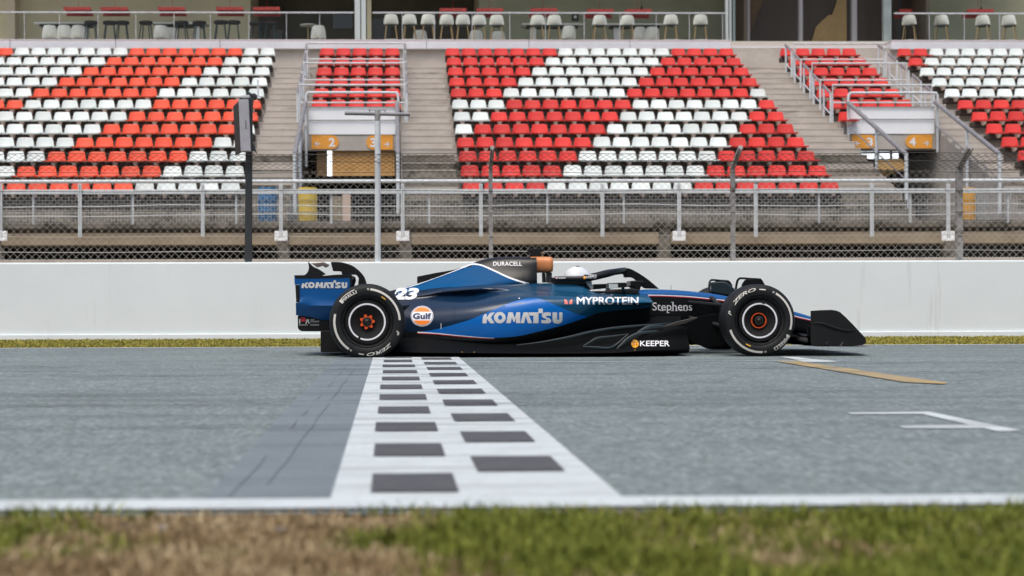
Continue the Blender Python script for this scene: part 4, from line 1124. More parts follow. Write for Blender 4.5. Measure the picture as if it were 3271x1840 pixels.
word(ec, te, 'DURACELL', *[ZB(1165,0)[0], ZB(1515,0)[0], ZB(0,215)[1], ZB(0,265)[1]], 2, .012, 0, .0034, 1.06)
both = MB(); both.add(bd.v, bd.f); both.add(ec.v, ec.f)
word(bd, both.bvh(), '23', ZA(1368,0)[0], ZB(262,0)[0], ZB(0,537)[1], ZB(0,680)[1], 3, .05, .3, .0050, .95)
for l in ([(1165,505),(1180,600),(1190,720)], [(1872,480),(1880,560),(1905,640)], [(700,735),(690,850),(700,985)]):
    decal(bd, tb, *loops(strip(crv(pl(ZB, l), 3), .9)), 9, .0018, 6)
bd.build('bodywork', [BODY, CARB, BLU, DEC, REDL, DECP, PINK, ORG_, NAVD, VOID], car, sharp=60)
decal(ec, te, *loops(strip(pl(ZB, [(1530,350),(1531,450)]), 1.0)), 3, .002, 5)
ec.build('engine_cover', [CARB, BLUC, DEC, VOID], car, sharp=60)
b = MB(); fin = [pt(p, 0) for p in pl(ZB, [(238,395),(450,352),(690,312),(800,280),(905,250),(690,345),(238,500)])]
b.prism([(p.x, p.z) for p in fin], YC-.012, YC+.012); b.build('shark_fin', CARBM, car, bevel=.003)
# air box mouth, roll hoop legs, camera pod
ab = MB()
SA = [(ZB(q, 0)[0], [(0,820.5-e*.2),(.085,820.8-e*.2),(.145-e*.01,827),(.155-e*.01,848),(.135-e*.01,866+e*.1),(.07,870.5),(0,871)]) for q, e in ((1620,0), (1680,1), (1740,1), (1800,1), (1860,0), (1892,-3))]
SA[-1] = (SA[-1][0], [(0,823.5),(.08,824),(.132,831),(.142,848),(.122,862),(.065,867),(0,867.5)])
loft(ab, SA, .1, 3, 4, capm=1)
ab.build('air_intake', [COP, VOID], car, sharp=50)
b = MB(); b.slab([pt(p, .075) for p in pl(ZB, [(1774,348),(1797,348),(1806,466),(1778,466)])], (0, .15, 0)); b.slab([pt(p, .085) for p in pl(ZB, [(1822,345),(1882,345),(1876,462),(1822,470)])], (0, .17, 0), 1)
b.build('roll_hoop', [CARBM, mat('grey_hoop', (.045, .045, .05), .4)], car, bevel=.004)
b = MB(); b.slab([pt(p, .05) for p in pl(ZB, [(1612,157),(1612,100),(1578,74),(1590,58),(1690,50),(1800,60),(1796,82),(1755,96),(1760,130),(1745,157)])], (0, .10, 0)); b.tube([pt(ZB(1765,95), .06), pt(ZB(1765,125), .06)], .018, 8, 1)
b.build('camera_pod', [CARBM, mat('camera_lens', (.14, .10, .05), .3)], car, bevel=.008)

# --- chassis and nose
ch = MB()
SC = [(1760, [(0,930),(.27,931),(.30,937),(.31,950),(.31,1000),(.28,1090),(0,1095)]), (1905, [(0,938),(.28,938.5),(.31,941),(.32,950),(.32,1000),(.28,1088),(0,1092)]),
      (2020, [(0,938),(.27,938.5),(.305,940.5),(.31,944),(.31,990),(.26,1080),(0,1085)]),
      (2052, [(0,927),(.20,928),(.27,934),(.295,942.4),(.295,985),(.25,1070),(0,1078)]), (2109, [(0,924.5),(.18,926),(.25,931),(.275,943.2),(.275,985),(.23,1058),(0,1066)]),
      (2185, [(0,927.5),(.165,929),(.225,934),(.25,946.3),(.25,985),(.21,1045),(0,1052)]), (2250, [(0,933.5),(.15,935),(.205,940),(.225,951.5),(.225,985),(.19,1040),(0,1046)]),
      (2316, [(0,942),(.14,944),(.185,949),(.205,960),(.205,990),(.175,1038),(0,1042)]), (2430, [(0,967),(.12,969),(.165,974),(.18,984),(.18,1005),(.155,1046),(0,1048)]),
      (2546, [(0,993.5),(.10,995),(.14,999.5),(.15,1010.5),(.15,1024),(.13,1056),(0,1060)]), (2590, [(0,1005.5),(.09,1007),(.13,1011),(.14,1021.5),(.14,1034),(.12,1062),(0,1066)]),
      (2660, [(0,1028),(.08,1029),(.115,1032),(.125,1040),(.125,1048),(.10,1066),(0,1069)]), (2700, [(0,1048),(.06,1048),(.085,1050),(.09,1054),(.09,1058),(.07,1066),(0,1067)])]
loft(ch, SC, .25, 5, 5, lambda i, k: 1 if (k < 3 and i > 2.4) else 0)
tc_ = ch.bvh()
l1 = crv(pl(ZD, [(508,438),(680,440),(850,446),(1050,457),(1200,470),(1380,489),(1530,507),(1620,520)]), 4); l2 = crv(pl(ZE, [(1180,665),(1250,686),(1350,708),(1450,731),(1520,748)]), 4)
for l in (l1, l2):
    decal(ch, tc_, *loops(strip(l, 2.4)), 2, .0030, 8); decal(ch, tc_, *loops(strip([(x, y+2.6) for x, y in l], 2.4)), 3, .0026, 8)
# serif lettering: upright strokes carry small feet
vs, ed = text_edges('Stephens', .004); X0, X1, Y0, Y1 = ZD(570,0)[0], ZD(1112,0)[0], ZD(0,537)[1], ZD(0,681)[1]
decal(ch, tc_, fit(vs, X0, X1, Y0, Y1), ed, 2, .0034, 5)
for x, y in ((785,681),(840,651),(898,651),(962,651),(1018,651),(843,538),(698,651)):
    decal(ch, tc_, *loops(strip(pl(ZD, [(x-19,y-3),(x+19,y-3)]), 1.7)), 2, .0036, 4)
for x, y in ((745,522),(1085,527),(745,668)): decal(ch, tc_, *loops(circ(*ZD(x,y), 3.6, n=14)), 4, .003, 4)
ch.build('chassis', [CARB, BLUT, DEC, REDL, VOID], car, sharp=60)
# cockpit rim, headrest
b = MB(); b.slab([pt(p, .30) for p in pl(ZC, [(432,545),(445,452),(670,458),(800,500),(800,545)])], (0, .60, 0)); b.build('headrest', CARB, car, bevel=.012)
b = MB(); b.slab([pt(p, .30) for p in pl(ZC, [(900,620),(960,612),(1075,618),(1100,640),(900,645)])], (0, .58, 0)); b.build('cockpit_rim', CARBM, car, bevel=.01)
b = MB(); b.slab([pt(p, .34) for p in pl(ZC, [(795,500),(845,500),(872,512),(882,600),(868,600),(830,560)])], (0, .68, 0)); b.build('wind_deflector', mat('screen_grey', (.30, .33, .34), .3), car, bevel=.004)
# halo
hl = MB()
nr_ = crom([pt(ZC(440,470), .36), pt(ZC(620,474), .37), pt(ZC(790,472), .37), pt(ZC(1000,430), .34), pt(ZC(1130,395), .26), pt(ZC(1210,383), .15), pt(ZC(1250,378), .03)], 6)
fr_ = [Vector((p.x, 2*YC-p.y, p.z)) for p in nr_]
hl.tube(nr_, [.022+.010*min(1, i/14) for i in range(len(nr_))], 12, flat=.8); hl.tube(fr_, [.022+.010*min(1, i/14) for i in range(len(fr_))], 12, flat=.8)
pil = [pt(p, .032) for p in crv(pl(ZC, [(1230,350),(1275,349),(1320,358),(1380,388),(1450,430),(1530,486),(1600,545),(1652,590)]), 3)]+[pt(p, .032) for p in crv(pl(ZC, [(1490,585),(1420,535),(1385,490),(1345,462),(1300,456),(1255,458),(1240,425),(1225,410)]), 3)]
hp = MB(); hp.slab(pil, (0, .064, 0))
th = hl.bvh()
word(hl, th, 'KEEPER', *[ZC(806,0)[0], ZC(929,0)[0]], ZC(0,428)[1], ZC(0,466)[1], 1, .004, 0, .0030, 1.05, 4)
decal(hl, th, *loops(circ(*ZC(787,460), 4.4, n=18)), 2, .0030, 3)
word(hl, th, 'ALBON', ZC(485,0)[0], ZC(566,0)[0], ZC(0,457)[1], ZC(0,472)[1], 1, .03, 0, .003, 1, 4)
for y in (456, 464, 471): decal(hl, th, *loops(strip(pl(ZC, [(446,y),(477,y)]), 1.2)), 3 if y == 464 else 1, .003, 4)
ho = hl.build('halo', [CARB, DEC, AMB, PINK], car, sharp=50); hp.build('halo_pillar', CARB, ho, bevel=.012)
# mirrors
for sg in (1, -1):
    mrr = sub('mirror', car)
    v0 = .62*sg
    b = MB(); b.slab([pt(p, .62) if sg > 0 else Vector((pt(p, .62).x, 2*YC-pt(p, .62).y, pt(p, .62).z)) for p in pl(ZC, [(1060,528),(1075,522),(1260,515),(1277,530),(1275,572),(1175,578),(1062,590)])], (0, .14*sg, 0)); b.build('mirror_housing', CARB, mrr, bevel=.006)
    q0, q1 = pt(ZC(1062,588), .62), pt(ZC(1172,531), .62); y = YC-.626*sg
    b = MB(); b.slab([(q0.x+.004, y, q0.z+.004), (q1.x, y, q0.z+.004), (q1.x, y, q1.z), (q0.x+.004, y, q1.z)], (0, .003*sg, 0)); b.build('mirror_glass', mat('mirror_glass', (.42, .47, .47), .3), mrr)
    b = MB(); p0 = pt(ZC(1230,578), .55); p1 = pt(ZC(1250,640), .32)
    f_ = (lambda p: p) if sg > 0 else (lambda p: Vector((p.x, 2*YC-p.y, p.z)))
    b.tube([f_(p0), f_(p1)], .014, 8); b.build('mirror_stay', CARB, mrr)
b = MB(); b.slab([pt(p, .36) for p in pl(ZC, [(1135,600),(1180,592),(1330,585),(1420,600),(1410,655),(1135,652)])], (0, .72, 0)); b.build('cockpit_cowl', CARBM, car, bevel=.01)
b = MB(); b.slab([pt(p, .14) for p in pl(ZC, [(1318,500),(1350,494),(1475,497),(1470,530),(1440,565),(1420,640),(1370,640),(1360,570),(1318,563)])], (0, .28, 0)); b.build('cockpit_fairing', CARB, car, bevel=.008)
b = MB(); p = pt(ZD(824,362), .0); b.tube([p, p+Vector((0, 0, .042))], .002, 6); b.build('aerial', CARBM, car)

# --- floor
fl = MB()
def half(fe, fc):      # floor edge top row, crease row
    return fe, fc
SF = [(1215, [(0,1100),(.30,1090),(.45,1085),(.60,1100),(.66,1118),(.66,1126),(0,1127)]),
      (1330, [(0,1090),(.45,1075),(.56,1082),(.74,1105),(.86,1117),(.87,1128),(0,1129)]), (1450, [(0,1090),(.55,1082),(.66,1092),(.80,1108),(.90,1119),(.91,1129),(0,1130)]),
      (1580, [(0,1092),(.62,1085),(.74,1100),(.84,1110),(.92,1121),(.93,1130),(0,1131)]), (1720, [(0,1090),(.60,1080),(.74,1093),(.85,1108),(.93,1120),(.94,1131),(0,1132)]),
      (1850, [(0,1080),(.52,1050),(.70,1070),(.84,1098),(.93,1117),(.94,1131),(0,1132)]), (1950, [(0,1075),(.46,1032),(.62,1052),(.82,1086),(.92,1112),(.94,1130),(0,1131)]),
      (2010, [(0,1070),(.42,1025),(.56,1045),(.80,1070),(.88,1100),(.93,1128),(0,1129)]), (2060, [(0,1066),(.38,1018),(.52,1040),(.78,1058),(.86,1090),(.91,1126),(0,1127)]),
      (2130, [(0,1060),(.34,1010),(.48,1036),(.76,1047),(.80,1080),(.86,1127),(0,1129)]), (2200, [(0,1056),(.28,1010),(.42,1030),(.66,1036),(.70,1075),(.76,1124),(0,1127)])]
loft(fl, SF, .75, 5, 4)
tf = fl.bvh()
word(fl, tf, 'KEEPER', ZD(403,0)[0], ZD(803,0)[0], ZD(0,1062)[1], ZD(0,1137)[1], 1, .012, 0, .004, 1, 5)
kx, ky = ZD(335, 1103)
decal(fl, tf, *loops(circ(kx, ky, 11.8, 13.0)), 2, .0036, 5)
for k in (-1, 0, 1):
    decal(fl, tf, *loops(strip([(kx-5+k*3.2, ky-9.5+abs(k)*1.5), (kx-5+k*3.2, ky+9.5-abs(k)*1.5)], 1.1)), 3, .0044, 4)
for sg in (-1, 1):
    for k in (0, 1): decal(fl, tf, *loops(strip([(kx+1.5+k*3.6, ky+sg*1.2), (kx+8, ky+sg*(8.2-k*3.4))], 1.1)), 3, .0044, 4)
for p in (ZB(787,1317), ZB(934,1317), ZD(333,1187)): decal(fl, tf, *loops(strip([(p[0], p[1]-1.5), (p[0], p[1]+1.5)], 1.5)), 2, .003, 3)
CARBF = mat('floor_carbon', (.005, .006, .0065), .55, 0, scale=30, col2=(.0035, .004, .0045), spec=.05)
fl.build('floor', [CARBF, DEC, AMB, VOID], car, sharp=60)
# ribs for the floor scroll, shaped and tinted as its highlight lines
ew = MB()
def rib(pts, v, r0, r1):
    q = [pt(p, vv) for p, vv in zip(pts, v)]; k = crom(q, 6); n = len(k)
    ew.tube(k, [r0+(r1-r0)*math.sin(math.pi*i/(n-1)) for i in range(n)], 8, flat=.5)
rib(pl(ZC, [(0,1242),(300,1205),(600,1150),(830,1095),(1100,1048),(1400,1018),(1650,1000),(1800,985)]), [.90,.88,.86,.82,.78,.74,.70,.66], .004, .014)
rib(pl(ZC, [(770,1255),(860,1200),(940,1160),(1100,1140),(1290,1112)]), [.93,.90,.88,.87,.86], .004, .012)
rib(pl(ZC, [(770,1258),(900,1265),(1060,1275),(1160,1230),(1290,1115)]), [.94,.94,.94,.91,.87], .004, .012)
rib(pl(ZC, [(1160,1285),(1220,1230),(1300,1160),(1420,1105),(1560,1085),(1640,1075)]), [.94,.92,.90,.88,.86,.84], .004, .016)
rib(pl(ZC, [(1400,1100),(1480,1060),(1560,1030),(1700,1020)]), [.86,.84,.82,.78], .01, .024)
ew.build('floor_highlight_rib', mat('teal_highlight_carbon', (.018, .030, .033), .25, coat=.3), car)
b = MB()
for k in ((860,1165,.5),(1300,1105,.45)): pass
sl = [pt(p, .945) for p in pl(ZB, [(555,1295),(635,1292),(632,1318),(555,1320)])]; b.slab(sl, (0, .03, 0)); b.build('floor_stay', CARBM, car)
b = MB(); b.slab([pt(p, .70) for p in pl(ZD, [(640,890),(900,800),(1180,735),(1190,752),(1000,830),(660,910)])], (0, .05, 0)); b.build('turning_vane', mat('brown_carbon', (.03, .025, .02), .3, coat=.5), car, bevel=.004)

for sg in (1, -1):
    f_ = (lambda p: p) if sg > 0 else (lambda p: Vector((p.x, 2*YC-p.y, p.z)))
    b = MB(); b.slab([f_(pt(p, .42)) for p in pl(ZD, [(1000,770),(1180,735),(1330,700),(1500,690),(1640,700),(1640,1060),(1500,1130),(1330,1150),(1200,1120),(1130,1090),(1060,1010)])], (0, .03*sg, 0)); b.build('floor_fence', CARBF, car, bevel=.004)
# --- wheels
def wheel(px, v_out, R, zc, width, rear, near):
    sg = 1 if near else -1
    wr = sub('wheel', car)
    y0 = YC-v_out*sg; x = px
    s = R/.348; w_ = width; c = (x, y0, zc)
    prof = [(.234, .03), (.238, .012), (.250, .004), (.270, .0), (.292, .0), (.312, .005), (.328, .016), (.339, .034), (.346, .06), (.348, .09), (.348, w_-.09), (.346, w_-.06), (.339, w_-.034), (.312, w_-.005), (.27, w_), (.238, w_-.012), (.234, w_-.03), (.234, .03)]
    ty = MB(); ty.lathe([(r*s, t_) for r, t_ in prof], c, 96, 0, sg, zmin=.0105)
    if near:
        def side_y(r):
            for (r0, t0), (r1, t1) in zip(prof[:9], prof[1:10]):
                if r0 <= r/s <= r1: return t0+(t1-t0)*(r/s-r0)/(r1-r0)
            return 0
        def polar(ang, r, off=.0022): return Vector((x+r*math.cos(ang), y0-off+side_y(r), zc+r*math.sin(ang)))
        def arc(a0, a1, r0, r1, mi, n=30, off=.0022):
            vs, fs = [], []
            for i in range(n+1):
                a = math.radians(a0+(a1-a0)*i/n); vs += [polar(a, r0, off), polar(a, (r0+r1)/2, off), polar(a, r1, off)]
            for i in range(n): fs += [(3*i, 3*i+1, 3*i+4, 3*i+3), (3*i+1, 3*i+2, 3*i+5, 3*i+4)]
            ty.add(vs, fs, mi, True)
        def arctext(txt, am, r, h, width_deg, mi, bold, shear=0):
            vs, ed = text_edges(txt, bold, shear); vs = fit(vs, -.5, .5, h, 0)
            v, f = fill2d(vs, ed)
            ty.add([polar(math.radians(am-q[0]*width_deg), r+q[1]) for q in v], f, mi, True)
        if rear:
            arc(84, 3, .288*s, .307*s, 1); arc(166, 236, .287*s, .307*s, 1)
            arctext('P', -20, .281*s, .030, 7.5, 1, .02, .3); arctext('ZERO', -66, .281*s, .030, 50, 1, .02, .3)
            arctext('PIRELLI', 125, .277*s, .026, 32, 1, .03, 0); arc(111, 140, .311*s, .316*s, 1); arc(138.5, 143.5, .277*s, .316*s, 1, 4)
            arc(60, 50, .258*s, .268*s, 2, 6); arctext('8', 88, .290*s, .016, 4, 1, .0); arc(-105, -96, .292*s, .303*s, 1, 5); arctext('8', 240, .290*s, .016, 4, 1, 0)
        else:
            arc(60, -17, .288*s, .307*s, 1); arc(197, 274, .290*s, .310*s, 1)
            arctext('P', 166, .284*s, .030, 8, 1, .02, .3); arctext('ZERO', 124, .284*s, .030, 52, 1, .02, .3)
            arctext('PIRELLI', -47, .287*s, .026, 34, 1, .03, 0); arc(-30, -63, .318*s, .323*s, 1); arc(-27, -31, .285*s, .323*s, 1, 4)
            arc(92, 80, .292*s, .302*s, 1, 5); arc(238, 249, .256*s, .266*s, 2, 6); arctext('8', 65, .290*s, .016, 4, 1, 0); arctext('8', 279, .292*s, .016, 4, 1, 0)
    ty.build('tyre', [RUB, TYW, TYY], wr, sharp=50)
    k = .24/.24*s
    cv = MB(); cv.lathe([(.236*k, .022), (.232*k, .010), (.226*k, .012), (.222*k, .045), (.203*k, .052), (.200*k, .034), (.196*k, .030), (.150*k, .028), (.146*k, .034)], c, 72, 0, sg)
    cv.lathe([(.146*k, .034), (.125*k, .060), (.085*k, .085), (.06*k, .09), (0, .09)], c, 72, 3, sg)
    if near:
        cv.lathe([(.2215*k, .040), (.2235*k, .014)], c, 72, 2, sg)
        g0, g1 = (math.radians(-112), math.radians(-120+360)) if rear else (0, 2*math.pi)
        rr = .163 if rear else .1555
        cv.lathe([(rr-.0075, .0255), (rr-.0072, .0245), (rr+.0072, .0245), (rr+.0075, .0265)], c, 72, 1, sg, g0, g1 if rear else 2*math.pi)
        for a in (118, 62, 172, 8) if rear else (96, 40, 150):
            a = math.radians(a); q = (x+.180*math.cos(a), y0-.001*sg, zc+.180*math.sin(a)); cv.lathe([(0, .026), (.008, .026), (.008, .034)], q, 10, 3, sg)
        if not rear:
            a = math.radians(78); cv.lathe([(0, .0215), (.017, .0215), (.017, .034)], (x+.172*math.cos(a), y0, zc+.172*math.sin(a)), 16, 3, sg)
    cv.build('wheel_cover', [CARBM, DEC, STEEL, VOID], wr, sharp=30)
    hb = MB()
    if rear:
        pts = []
        for i in range(84):
            a = 2*math.pi*i/84; q = .5+.5*math.cos(7*a-.4)
            pts.append((.050+.019*min(1, max(0, q*1.7-.35)), a))
        for (y_, sc) in (): pass
        hb.prism([(x+r*math.cos(a), zc+r*math.sin(a)) for r, a in pts], y0+.055*sg, y0+.088*sg, 0)
    else:
        hb.lathe([(.062, .075), (.0625, .060), (.071, .060), (.0715, .08)], c, 48, 0, sg)
    hb.lathe([(.046, .085), (.044, .050), (.020, .044), (.018, .036), (.010, .030), (0, .029)], c, 32, 1, sg)
    hb.build('hub_nut', [mat('orange_nut', (.80, .10, .015), .35, .2) if near else ORG_, mat('dark_hub', (.03, .028, .025), .35, .7)], wr, sharp=30)
xr_, xf_ = at(1172.5, 1027, YN).x, at(2429, 1025, YN).x
wheel(xr_, YC-YN, .350, .330, .405, True, True); wheel(xf_, YC-YN, .336, .330, .305, False, True)
wheel(xr_, YC-YN, .350, .330, .405, True, False); wheel(xf_, YC-YN, .336, .330, .305, False, False)
# suspension, brake drums
for x, v in ((xr_, .56), (xf_, .66)):
    for sg in (1, -1):
        b = MB(); b.lathe([(0, 0), (.21, 0), (.21, .10), (0, .10)], (x, YC-sg*v, .33), 32, 0, sg); b.build('brake_drum', CARBM, car)
for sg in (1, -1):
    for (a, v0, z0, c_, v1, z1) in ((xf_+.05, .72, .44, xf_-.55, .22, .50), (xf_+.05, .72, .44, xf_+.18, .17, .50), (xf_, .72, .20, xf_-.55, .2, .36), (xf_, .72, .20, xf_+.2, .16, .36), (xf_-.05, .72, .22, xf_-.3, .22, .55), (xr_, .6, .43, xr_+.6, .2, .48), (xr_, .6, .43, xr_-.05, .12, .48), (xr_, .6, .18, xr_+.6, .25, .2), (xr_, .6, .2, xr_-.05, .1, .22)):
        b = MB(); b.tube([(a, YC-sg*v0, z0), (c_, YC-sg*v1, z1)], .020, 10, flat=.4); b.build('suspension_arm', CARB, car)
# front wheel winglets
for sg in (1, -1):
    wg = sub('wheel_winglet', car); f_ = (lambda p: p) if sg > 0 else (lambda p: Vector((p.x, 2*YC-p.y, p.z)))
    b = MB(); o_ = [f_(pt(p, .70)) for p in pl(ZE, [(445,246),(462,205),(495,158),(520,148),(735,146),(750,158),(785,222),(770,260),(470,262)])]; b.slab(o_, (0, .02*sg, 0)); b.build('winglet_plate', CARB, wg, bevel=.003)
    b = MB(); b.tube([f_(q) for q in crom([pt(ZE(362,290), .62), pt(ZE(382,190), .64), pt(ZE(400,150), .65), pt(ZE(440,131), .66), pt(ZE(600,140), .69), pt(ZE(730,149), .70)], 5)], .011, 8, flat=.6); b.build('winglet_stay', CARB, wg)
b = MB(); Yf = YC+.70
rows = []
for vv in (.58, .72): rows.append([at(*p, YC+vv) for p in crv(pl(ZD, [(1357,263),(1440,256),(1555,258),(1620,290),(1700,358)]), 4)])
b.slab([at(*p, YC+.60) for p in crv(pl(ZD, [(1357,263),(1450,256),(1555,258),(1630,298),(1700,360)]), 4)]+[at(*p, YC+.60) for p in pl(ZD, [(1690,440),(1590,440),(1480,420),(1375,400),(1372,330)])], (0, .10, 0)); b.build('far_brake_scoop', mat('teal_black_carbon', (.016, .028, .032), .3, coat=.4), car, bevel=.01)

# --- front wing
fw = sub('front_wing', car)
out = pl(ZE, [(1450,602),(1600,592),(1750,588),(1815,597),(1870,618),(1950,690),(2080,822),(2160,910),(2232,985),(2248,1030),(2243,1075),(2200,1093),(2120,1108),(2000,1116),(1903,1118),(1903,1082),(1935,1045),(1898,1062),(1880,1100),(1800,1112),(1688,1112),(1688,1070),(1720,1040),(1678,1056),(1655,1095),(1560,1112),(1462,1108),(1448,1040),(1450,800)])
for sg in (1, -1):
    f_ = (lambda p: p) if sg > 0 else (lambda p: Vector((p.x, 2*YC-p.y, p.z)))
    b = MB()
    v, f = fill2d(*loops(out), 14)
    def bow(x, y):
        u = (y-955)/160; return .985-.05*max(0, -u)*.6-.03*((x-2590)/180)**2+.03*max(0, u)
    near = [f_(pt(p, bow(*p))) for p in v]; b.add(near, f, 0, True)
    far = [q+Vector((0, .012*sg, 0)) for q in near]; b.add(far, [tuple(reversed(q)) for q in f], 0, True)
    n = len(out); b.add(near[:n]+far[:n], [(i, (i+1) % n, (i+1) % n+n, i+n) for i in range(n)], 0)
    k = [f_(pt(p, bow(*p)+.006)) for p in crv(pl(ZE, [(1480,782),(1560,778),(1640,792),(1730,823),(1820,855),(1950,886),(2050,886),(2095,872)]), 5)]
    dv = MB(); dv.tube(k, [.003+.011*math.sin(math.pi*min(1, i/(len(k)-1)*1.05)) for i in range(len(k))], 8, 0, flat=.7)
    b.build('endplate', CARBM, fw, sharp=40); dv.build('dive_plane', CARBM, fw)
    b = MB(); b.slab([f_(pt(p, .90)) for p in pl(ZE, [(1392,790),(1448,850),(1448,1105),(1425,1080),(1405,990)])], (0, .03*sg, 0)); b.build('endplate_foot', CARB, fw, bevel=.004)
    for i, (c0, c1, z0, z1, h) in enumerate(((2440, 2760, .085, .10, .02), (2470, 2640, .13, .17, .03), (2500, 2610, .19, .245, .03))):
        b = MB(); x0, x1 = at(c1, 1050, YC-.5).x, at(c0, 1050, YC-.5).x
        rows = []
        for vv in (.05, .25, .5, .75, .96):
            dz = .05*(1-vv/.96)**2 if i == 0 else -.02*(vv/.96); dx = -.10*(vv/.96)**2
            sec = [(x0+dx, z0+dz), ((x0+x1)/2+dx, z0+dz+.02), (x1+dx, z1+dz+h*2), (x1+dx-.02, z1+dz+h*2-.006), ((x0+x1)/2+dx, z0+dz+.004)]
            rows.append([f_(Vector((X, YC-vv, Z))) for X, Z in sec])
        b.grid(rows, closed=True); b.build('main_plane' if i == 0 else 'flap', CARB, fw)

# --- rear wing, crash box, diffuser
rw = sub('rear_wing', car)
ep = pl(ZA, [(82,286),(215,285),(400,300),(640,278),(822,272),(848,290),(852,330),(842,420),(800,560),(740,700),(640,850),(520,885),(420,872),(300,838),(200,826),(105,815),(102,650),(150,645),(152,412),(88,412)])
for sg in (1, -1):
    f_ = (lambda p: p) if sg > 0 else (lambda p: Vector((p.x, 2*YC-p.y, p.z)))
    b = MB(); v, f = fill2d(*loops(ep), 12)
    def rbow(x, y):
        u = max(0, min(1, (y-960)/65)); return .515-.10*u*u+.02*math.exp(-((y-968-((x-945)/90)*9)/10)**2)
    near = [f_(pt(p, rbow(*p))) for p in v]; b.add(near, f, 0, True); far = [q+Vector((0, .012*sg, 0)) for q in near]; b.add(far, [tuple(reversed(q)) for q in f], 1, True)
    n = len(ep); b.add(near[:n]+far[:n], [(i, (i+1) % n, (i+1) % n+n, i+n) for i in range(n)], 1)
    if sg > 0:
        tr_ = b.bvh()
        decal(b, tr_, *loops(pl(ZA, [(84,287),(215,286),(400,301),(640,279),(822,273),(847,290),(851,330),(800,322),(640,326),(400,330),(84,330)])), 1, .002, 8)
        decal(b, tr_, *loops(pl(ZA, [(820,325),(850,325),(840,420),(800,555),(765,640),(800,500),(818,420)])), 1, .002, 8)
        komatsu(b, tr_, lambda x, y: ZA(178+(x-1035)/(2007-1035)*605, 380+(y-830)/135*78), 2, 5)
    b.build('endplate', [BLUW, CARBM, DECP], rw, sharp=40)
    b = MB(); b.slab([f_(pt(p, .53)) for p in pl(ZA, [(96,414),(150,414),(152,645),(108,645)])], (0, .05*sg, 0)); b.build('endplate_notch', CARBM, rw, bevel=.004)
b = MB(); b.slab([pt(p, .47) for p in crv(pl(ZA, [(262,104),(285,125),(330,170),(420,215),(500,272)]), 4)]+[pt(p, .47) for p in pl(ZA, [(400,312),(210,287)])]+[pt(p, .47) for p in crv(pl(ZA, [(232,275),(262,240),(276,180),(262,104)]), 4)[:-1]], (0, .06, 0)); b.build('wing_tip', CARBM, rw, bevel=.008)
b = MB(); b.slab([pt(p, -.36) for p in crv(pl(ZA, [(570,114),(690,116),(780,135),(870,172),(960,245),(1015,320),(1045,412)]), 4)]+[pt(p, -.36) for p in pl(ZA, [(930,414)])]+[pt(p, -.36) for p in crv(pl(ZA, [(938,330),(905,285),(850,282),(720,275),(708,240),(600,235)]), 4)], (0, -.13, 0)); b.build('wing_tip', CARBM, rw, bevel=.02)
def span(name, pts, v, mt):
    b = MB(); q = [pt(p, v) for p in pts]
    b.prism([(p.x, p.z) for p in q], YC-v, YC+v); return b.build(name, mt, rw, bevel=.004)
span('main_plane', pl(ZA, [(330,300),(600,285),(850,300),(850,340),(600,330),(350,330)]), .40, CARB)
span('flap', pl(ZA, [(95,300),(330,292),(330,312),(110,318)]), .40, CARB)
b = MB(); b.slab([pt(p, .05) for p in pl(ZA, [(300,125),(380,118),(470,110),(535,140),(540,160),(495,190),(460,160),(385,182),(340,150)])], (0, .10, 0)); b.build('flap_actuator', mat('pale_metal', (.33, .29, .26), .25, .7), rw, bevel=.006)
b = MB(); b.slab([pt(p, .02) for p in pl(ZA, [(850,300),(890,310),(900,360),(880,420),(840,700),(700,900),(640,900),(780,600)])], (0, .04, 0)); b.build('pylon', CARB, rw, bevel=.004)
b = MB(); bx = pl(ZA, [(128,822),(520,830),(540,1030),(182,1028),(150,1012),(130,985)]); b.slab([pt(p, .42) for p in bx], (0, .84, 0))
tx = b.bvh(); ZI = lambda x, y: (940+x/18.1, 990+y/18.1)
decal(b, tx, *loops(pl(ZI, [(275,525),(355,525),(345,795),(275,795)])), 1, .003, 4); decal(b, tx, *loops(pl(ZI, [(715,540),(820,525),(890,795),(820,795),(780,640),(740,700),(705,795),(640,795)])), 1, .003, 4)
decal(b, tx, *loops(pl(ZI, [(380,430),(640,430),(680,640),(500,690),(385,660)])), 2, .003, 4)
word(b, tx, 'FRANK', ZI(920,0)[0], ZI(1190,0)[0], ZI(0,535)[1], ZI(0,600)[1], 1, .02, 0, .003, 1, 4); word(b, tx, 'WILLIAMS', ZI(920,0)[0], ZI(1440,0)[0], ZI(0,625)[1], ZI(0,695)[1], 1, .02, 0, .003, 1, 4); word(b, tx, 'ACADEMY', ZI(920,0)[0], ZI(1430,0)[0], ZI(0,725)[1], ZI(0,785)[1], 3, .01, 0, .003, 1, 4)
for a, c_ in ((275, 780), (930, 1440)): decal(b, tx, *loops(strip(pl(ZI, [(a,870),(c_,870)]), 1.5)), 1, .003, 4)
b.build('beam_wing_endplate', [CARBM, DECP, REDL, mat('grey_print', (.12, .13, .13), .5)], rw)
b = MB(); b.slab([pt(p, .50) for p in pl(ZA, [(430,1020),(760,1020),(900,1300),(436,1306),(430,1295)])], (0, 1.0, 0)); b.build('diffuser', CARBM, car, bevel=.006)

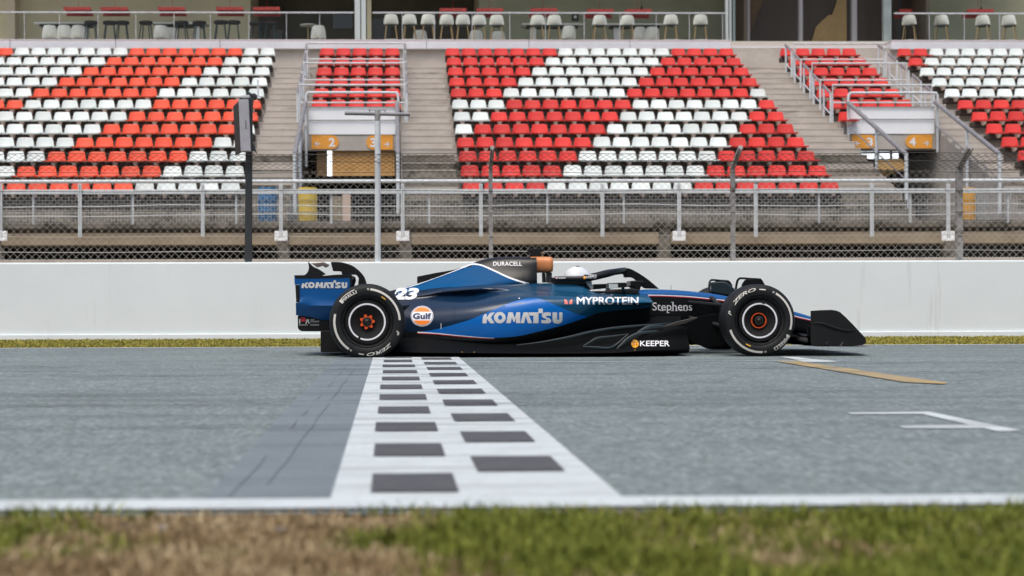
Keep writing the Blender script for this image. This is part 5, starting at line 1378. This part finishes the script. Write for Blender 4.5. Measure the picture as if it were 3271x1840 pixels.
# --- driver
HELW = mat('white_helmet', (.66, .70, .71), .3, coat=.3)
hc = pt(ZC(690, 462), 0)
drv = thing('person', (hc.x, YC, hc.z), 'driver in white helmet sitting low in the cockpit of the racing car', 'person')
b = MB(); n = 32; rows = []
for i in range(17):
    th_ = math.pi*i/16; r = .122*math.sin(th_); zz = .132*math.cos(th_)
    rows.append([(hc.x+(r+(.02 if -0.05 < zz < .08 else .012)*max(0, math.cos(2*math.pi*k/n)))*math.cos(2*math.pi*k/n)*1.08, YC+r*math.sin(2*math.pi*k/n)*.95, hc.z+zz-.02) for k in range(n)])
b.grid(rows, closed=True)
hel = b.build('helmet', HELW, drv)
b = MB(); rows = []
for i in range(5):
    zz = -.02+.08*i/4; 
    rows.append([(hc.x+(.1375+.004)*math.cos(a)*math.sqrt(max(.1, 1-((zz)/.14)**2))*1.09, YC+.1215*math.sin(a)*math.sqrt(max(.1, 1-(zz/.14)**2)), hc.z+zz-.03) for a in [-1.1+2.2*k/12 for k in range(13)]])
b.grid(rows); b.build('visor', mat('dark_visor', (.01, .012, .015), .1), hel)
b = MB(); b.box(hc.x+.0, YC-.02, hc.z+.108, hc.x+.03, YC+.02, hc.z+.118); b.build('helmet_vent', CARBM, hel)
me = bpy.data.meshes.new('body'); J = [(0,0,-.72),(-.02,0,-.50),(-.04,0,-.30),(-.02,0,-.17),(0,0,-.08),
     (-.02,.19,-.27),(.20,.26,-.40),(.42,.15,-.32),(-.02,-.19,-.27),(.20,-.26,-.40),(.42,-.15,-.32),
     (.08,.10,-.70),(.50,.13,-.52),(.95,.10,-.60),(.08,-.10,-.70),(.50,-.13,-.52),(.95,-.10,-.60),(.49,.13,-.30),(.49,-.13,-.30)]
E = [(0,1),(1,2),(2,3),(3,4),(2,5),(5,6),(6,7),(7,17),(2,8),(8,9),(9,10),(10,18),(0,11),(11,12),(12,13),(0,14),(14,15),(15,16)]
me.from_pydata(J, E, []); me.materials.append(mat('dark_race_suit', (.02, .04, .09), .8))
bo = bpy.data.objects.new('body', me); COL.objects.link(bo); bo.parent = drv
sk = bo.modifiers.new('skin', 'SKIN'); R_ = [.15,.15,.15,.07,.06,.075,.05,.038,.075,.05,.038,.085,.065,.045,.085,.065,.045,.03,.03]
for v, r in zip(me.skin_vertices[0].data, R_): v.radius = (r, r)
me.skin_vertices[0].data[0].use_root = True
ss = bo.modifiers.new('subdiv', 'SUBSURF'); ss.levels = ss.render_levels = 1
# ---------------------------------------------------------------- unseen pit lane building behind the camera, added to darken the car paint's reflections
b = MB()
b.box(-90, -26, 0, 90, -15, 9.5)
b.box(-90, -15.6, 3.4, 90, -14.6, 3.9); b.box(-90, -16, 9.5, 90, -13.4, 9.9)
for i in range(-12, 13): b.box(i*7-.3, -15.02, 0, i*7+.3, -14.7, 9.5)
b.build('unseen_pit_building', mat('pit_facade', (.10, .10, .105), .5, 0, scale=.3, col2=(.05, .05, .055), stretch=(1, 1, .4)), kind='structure')
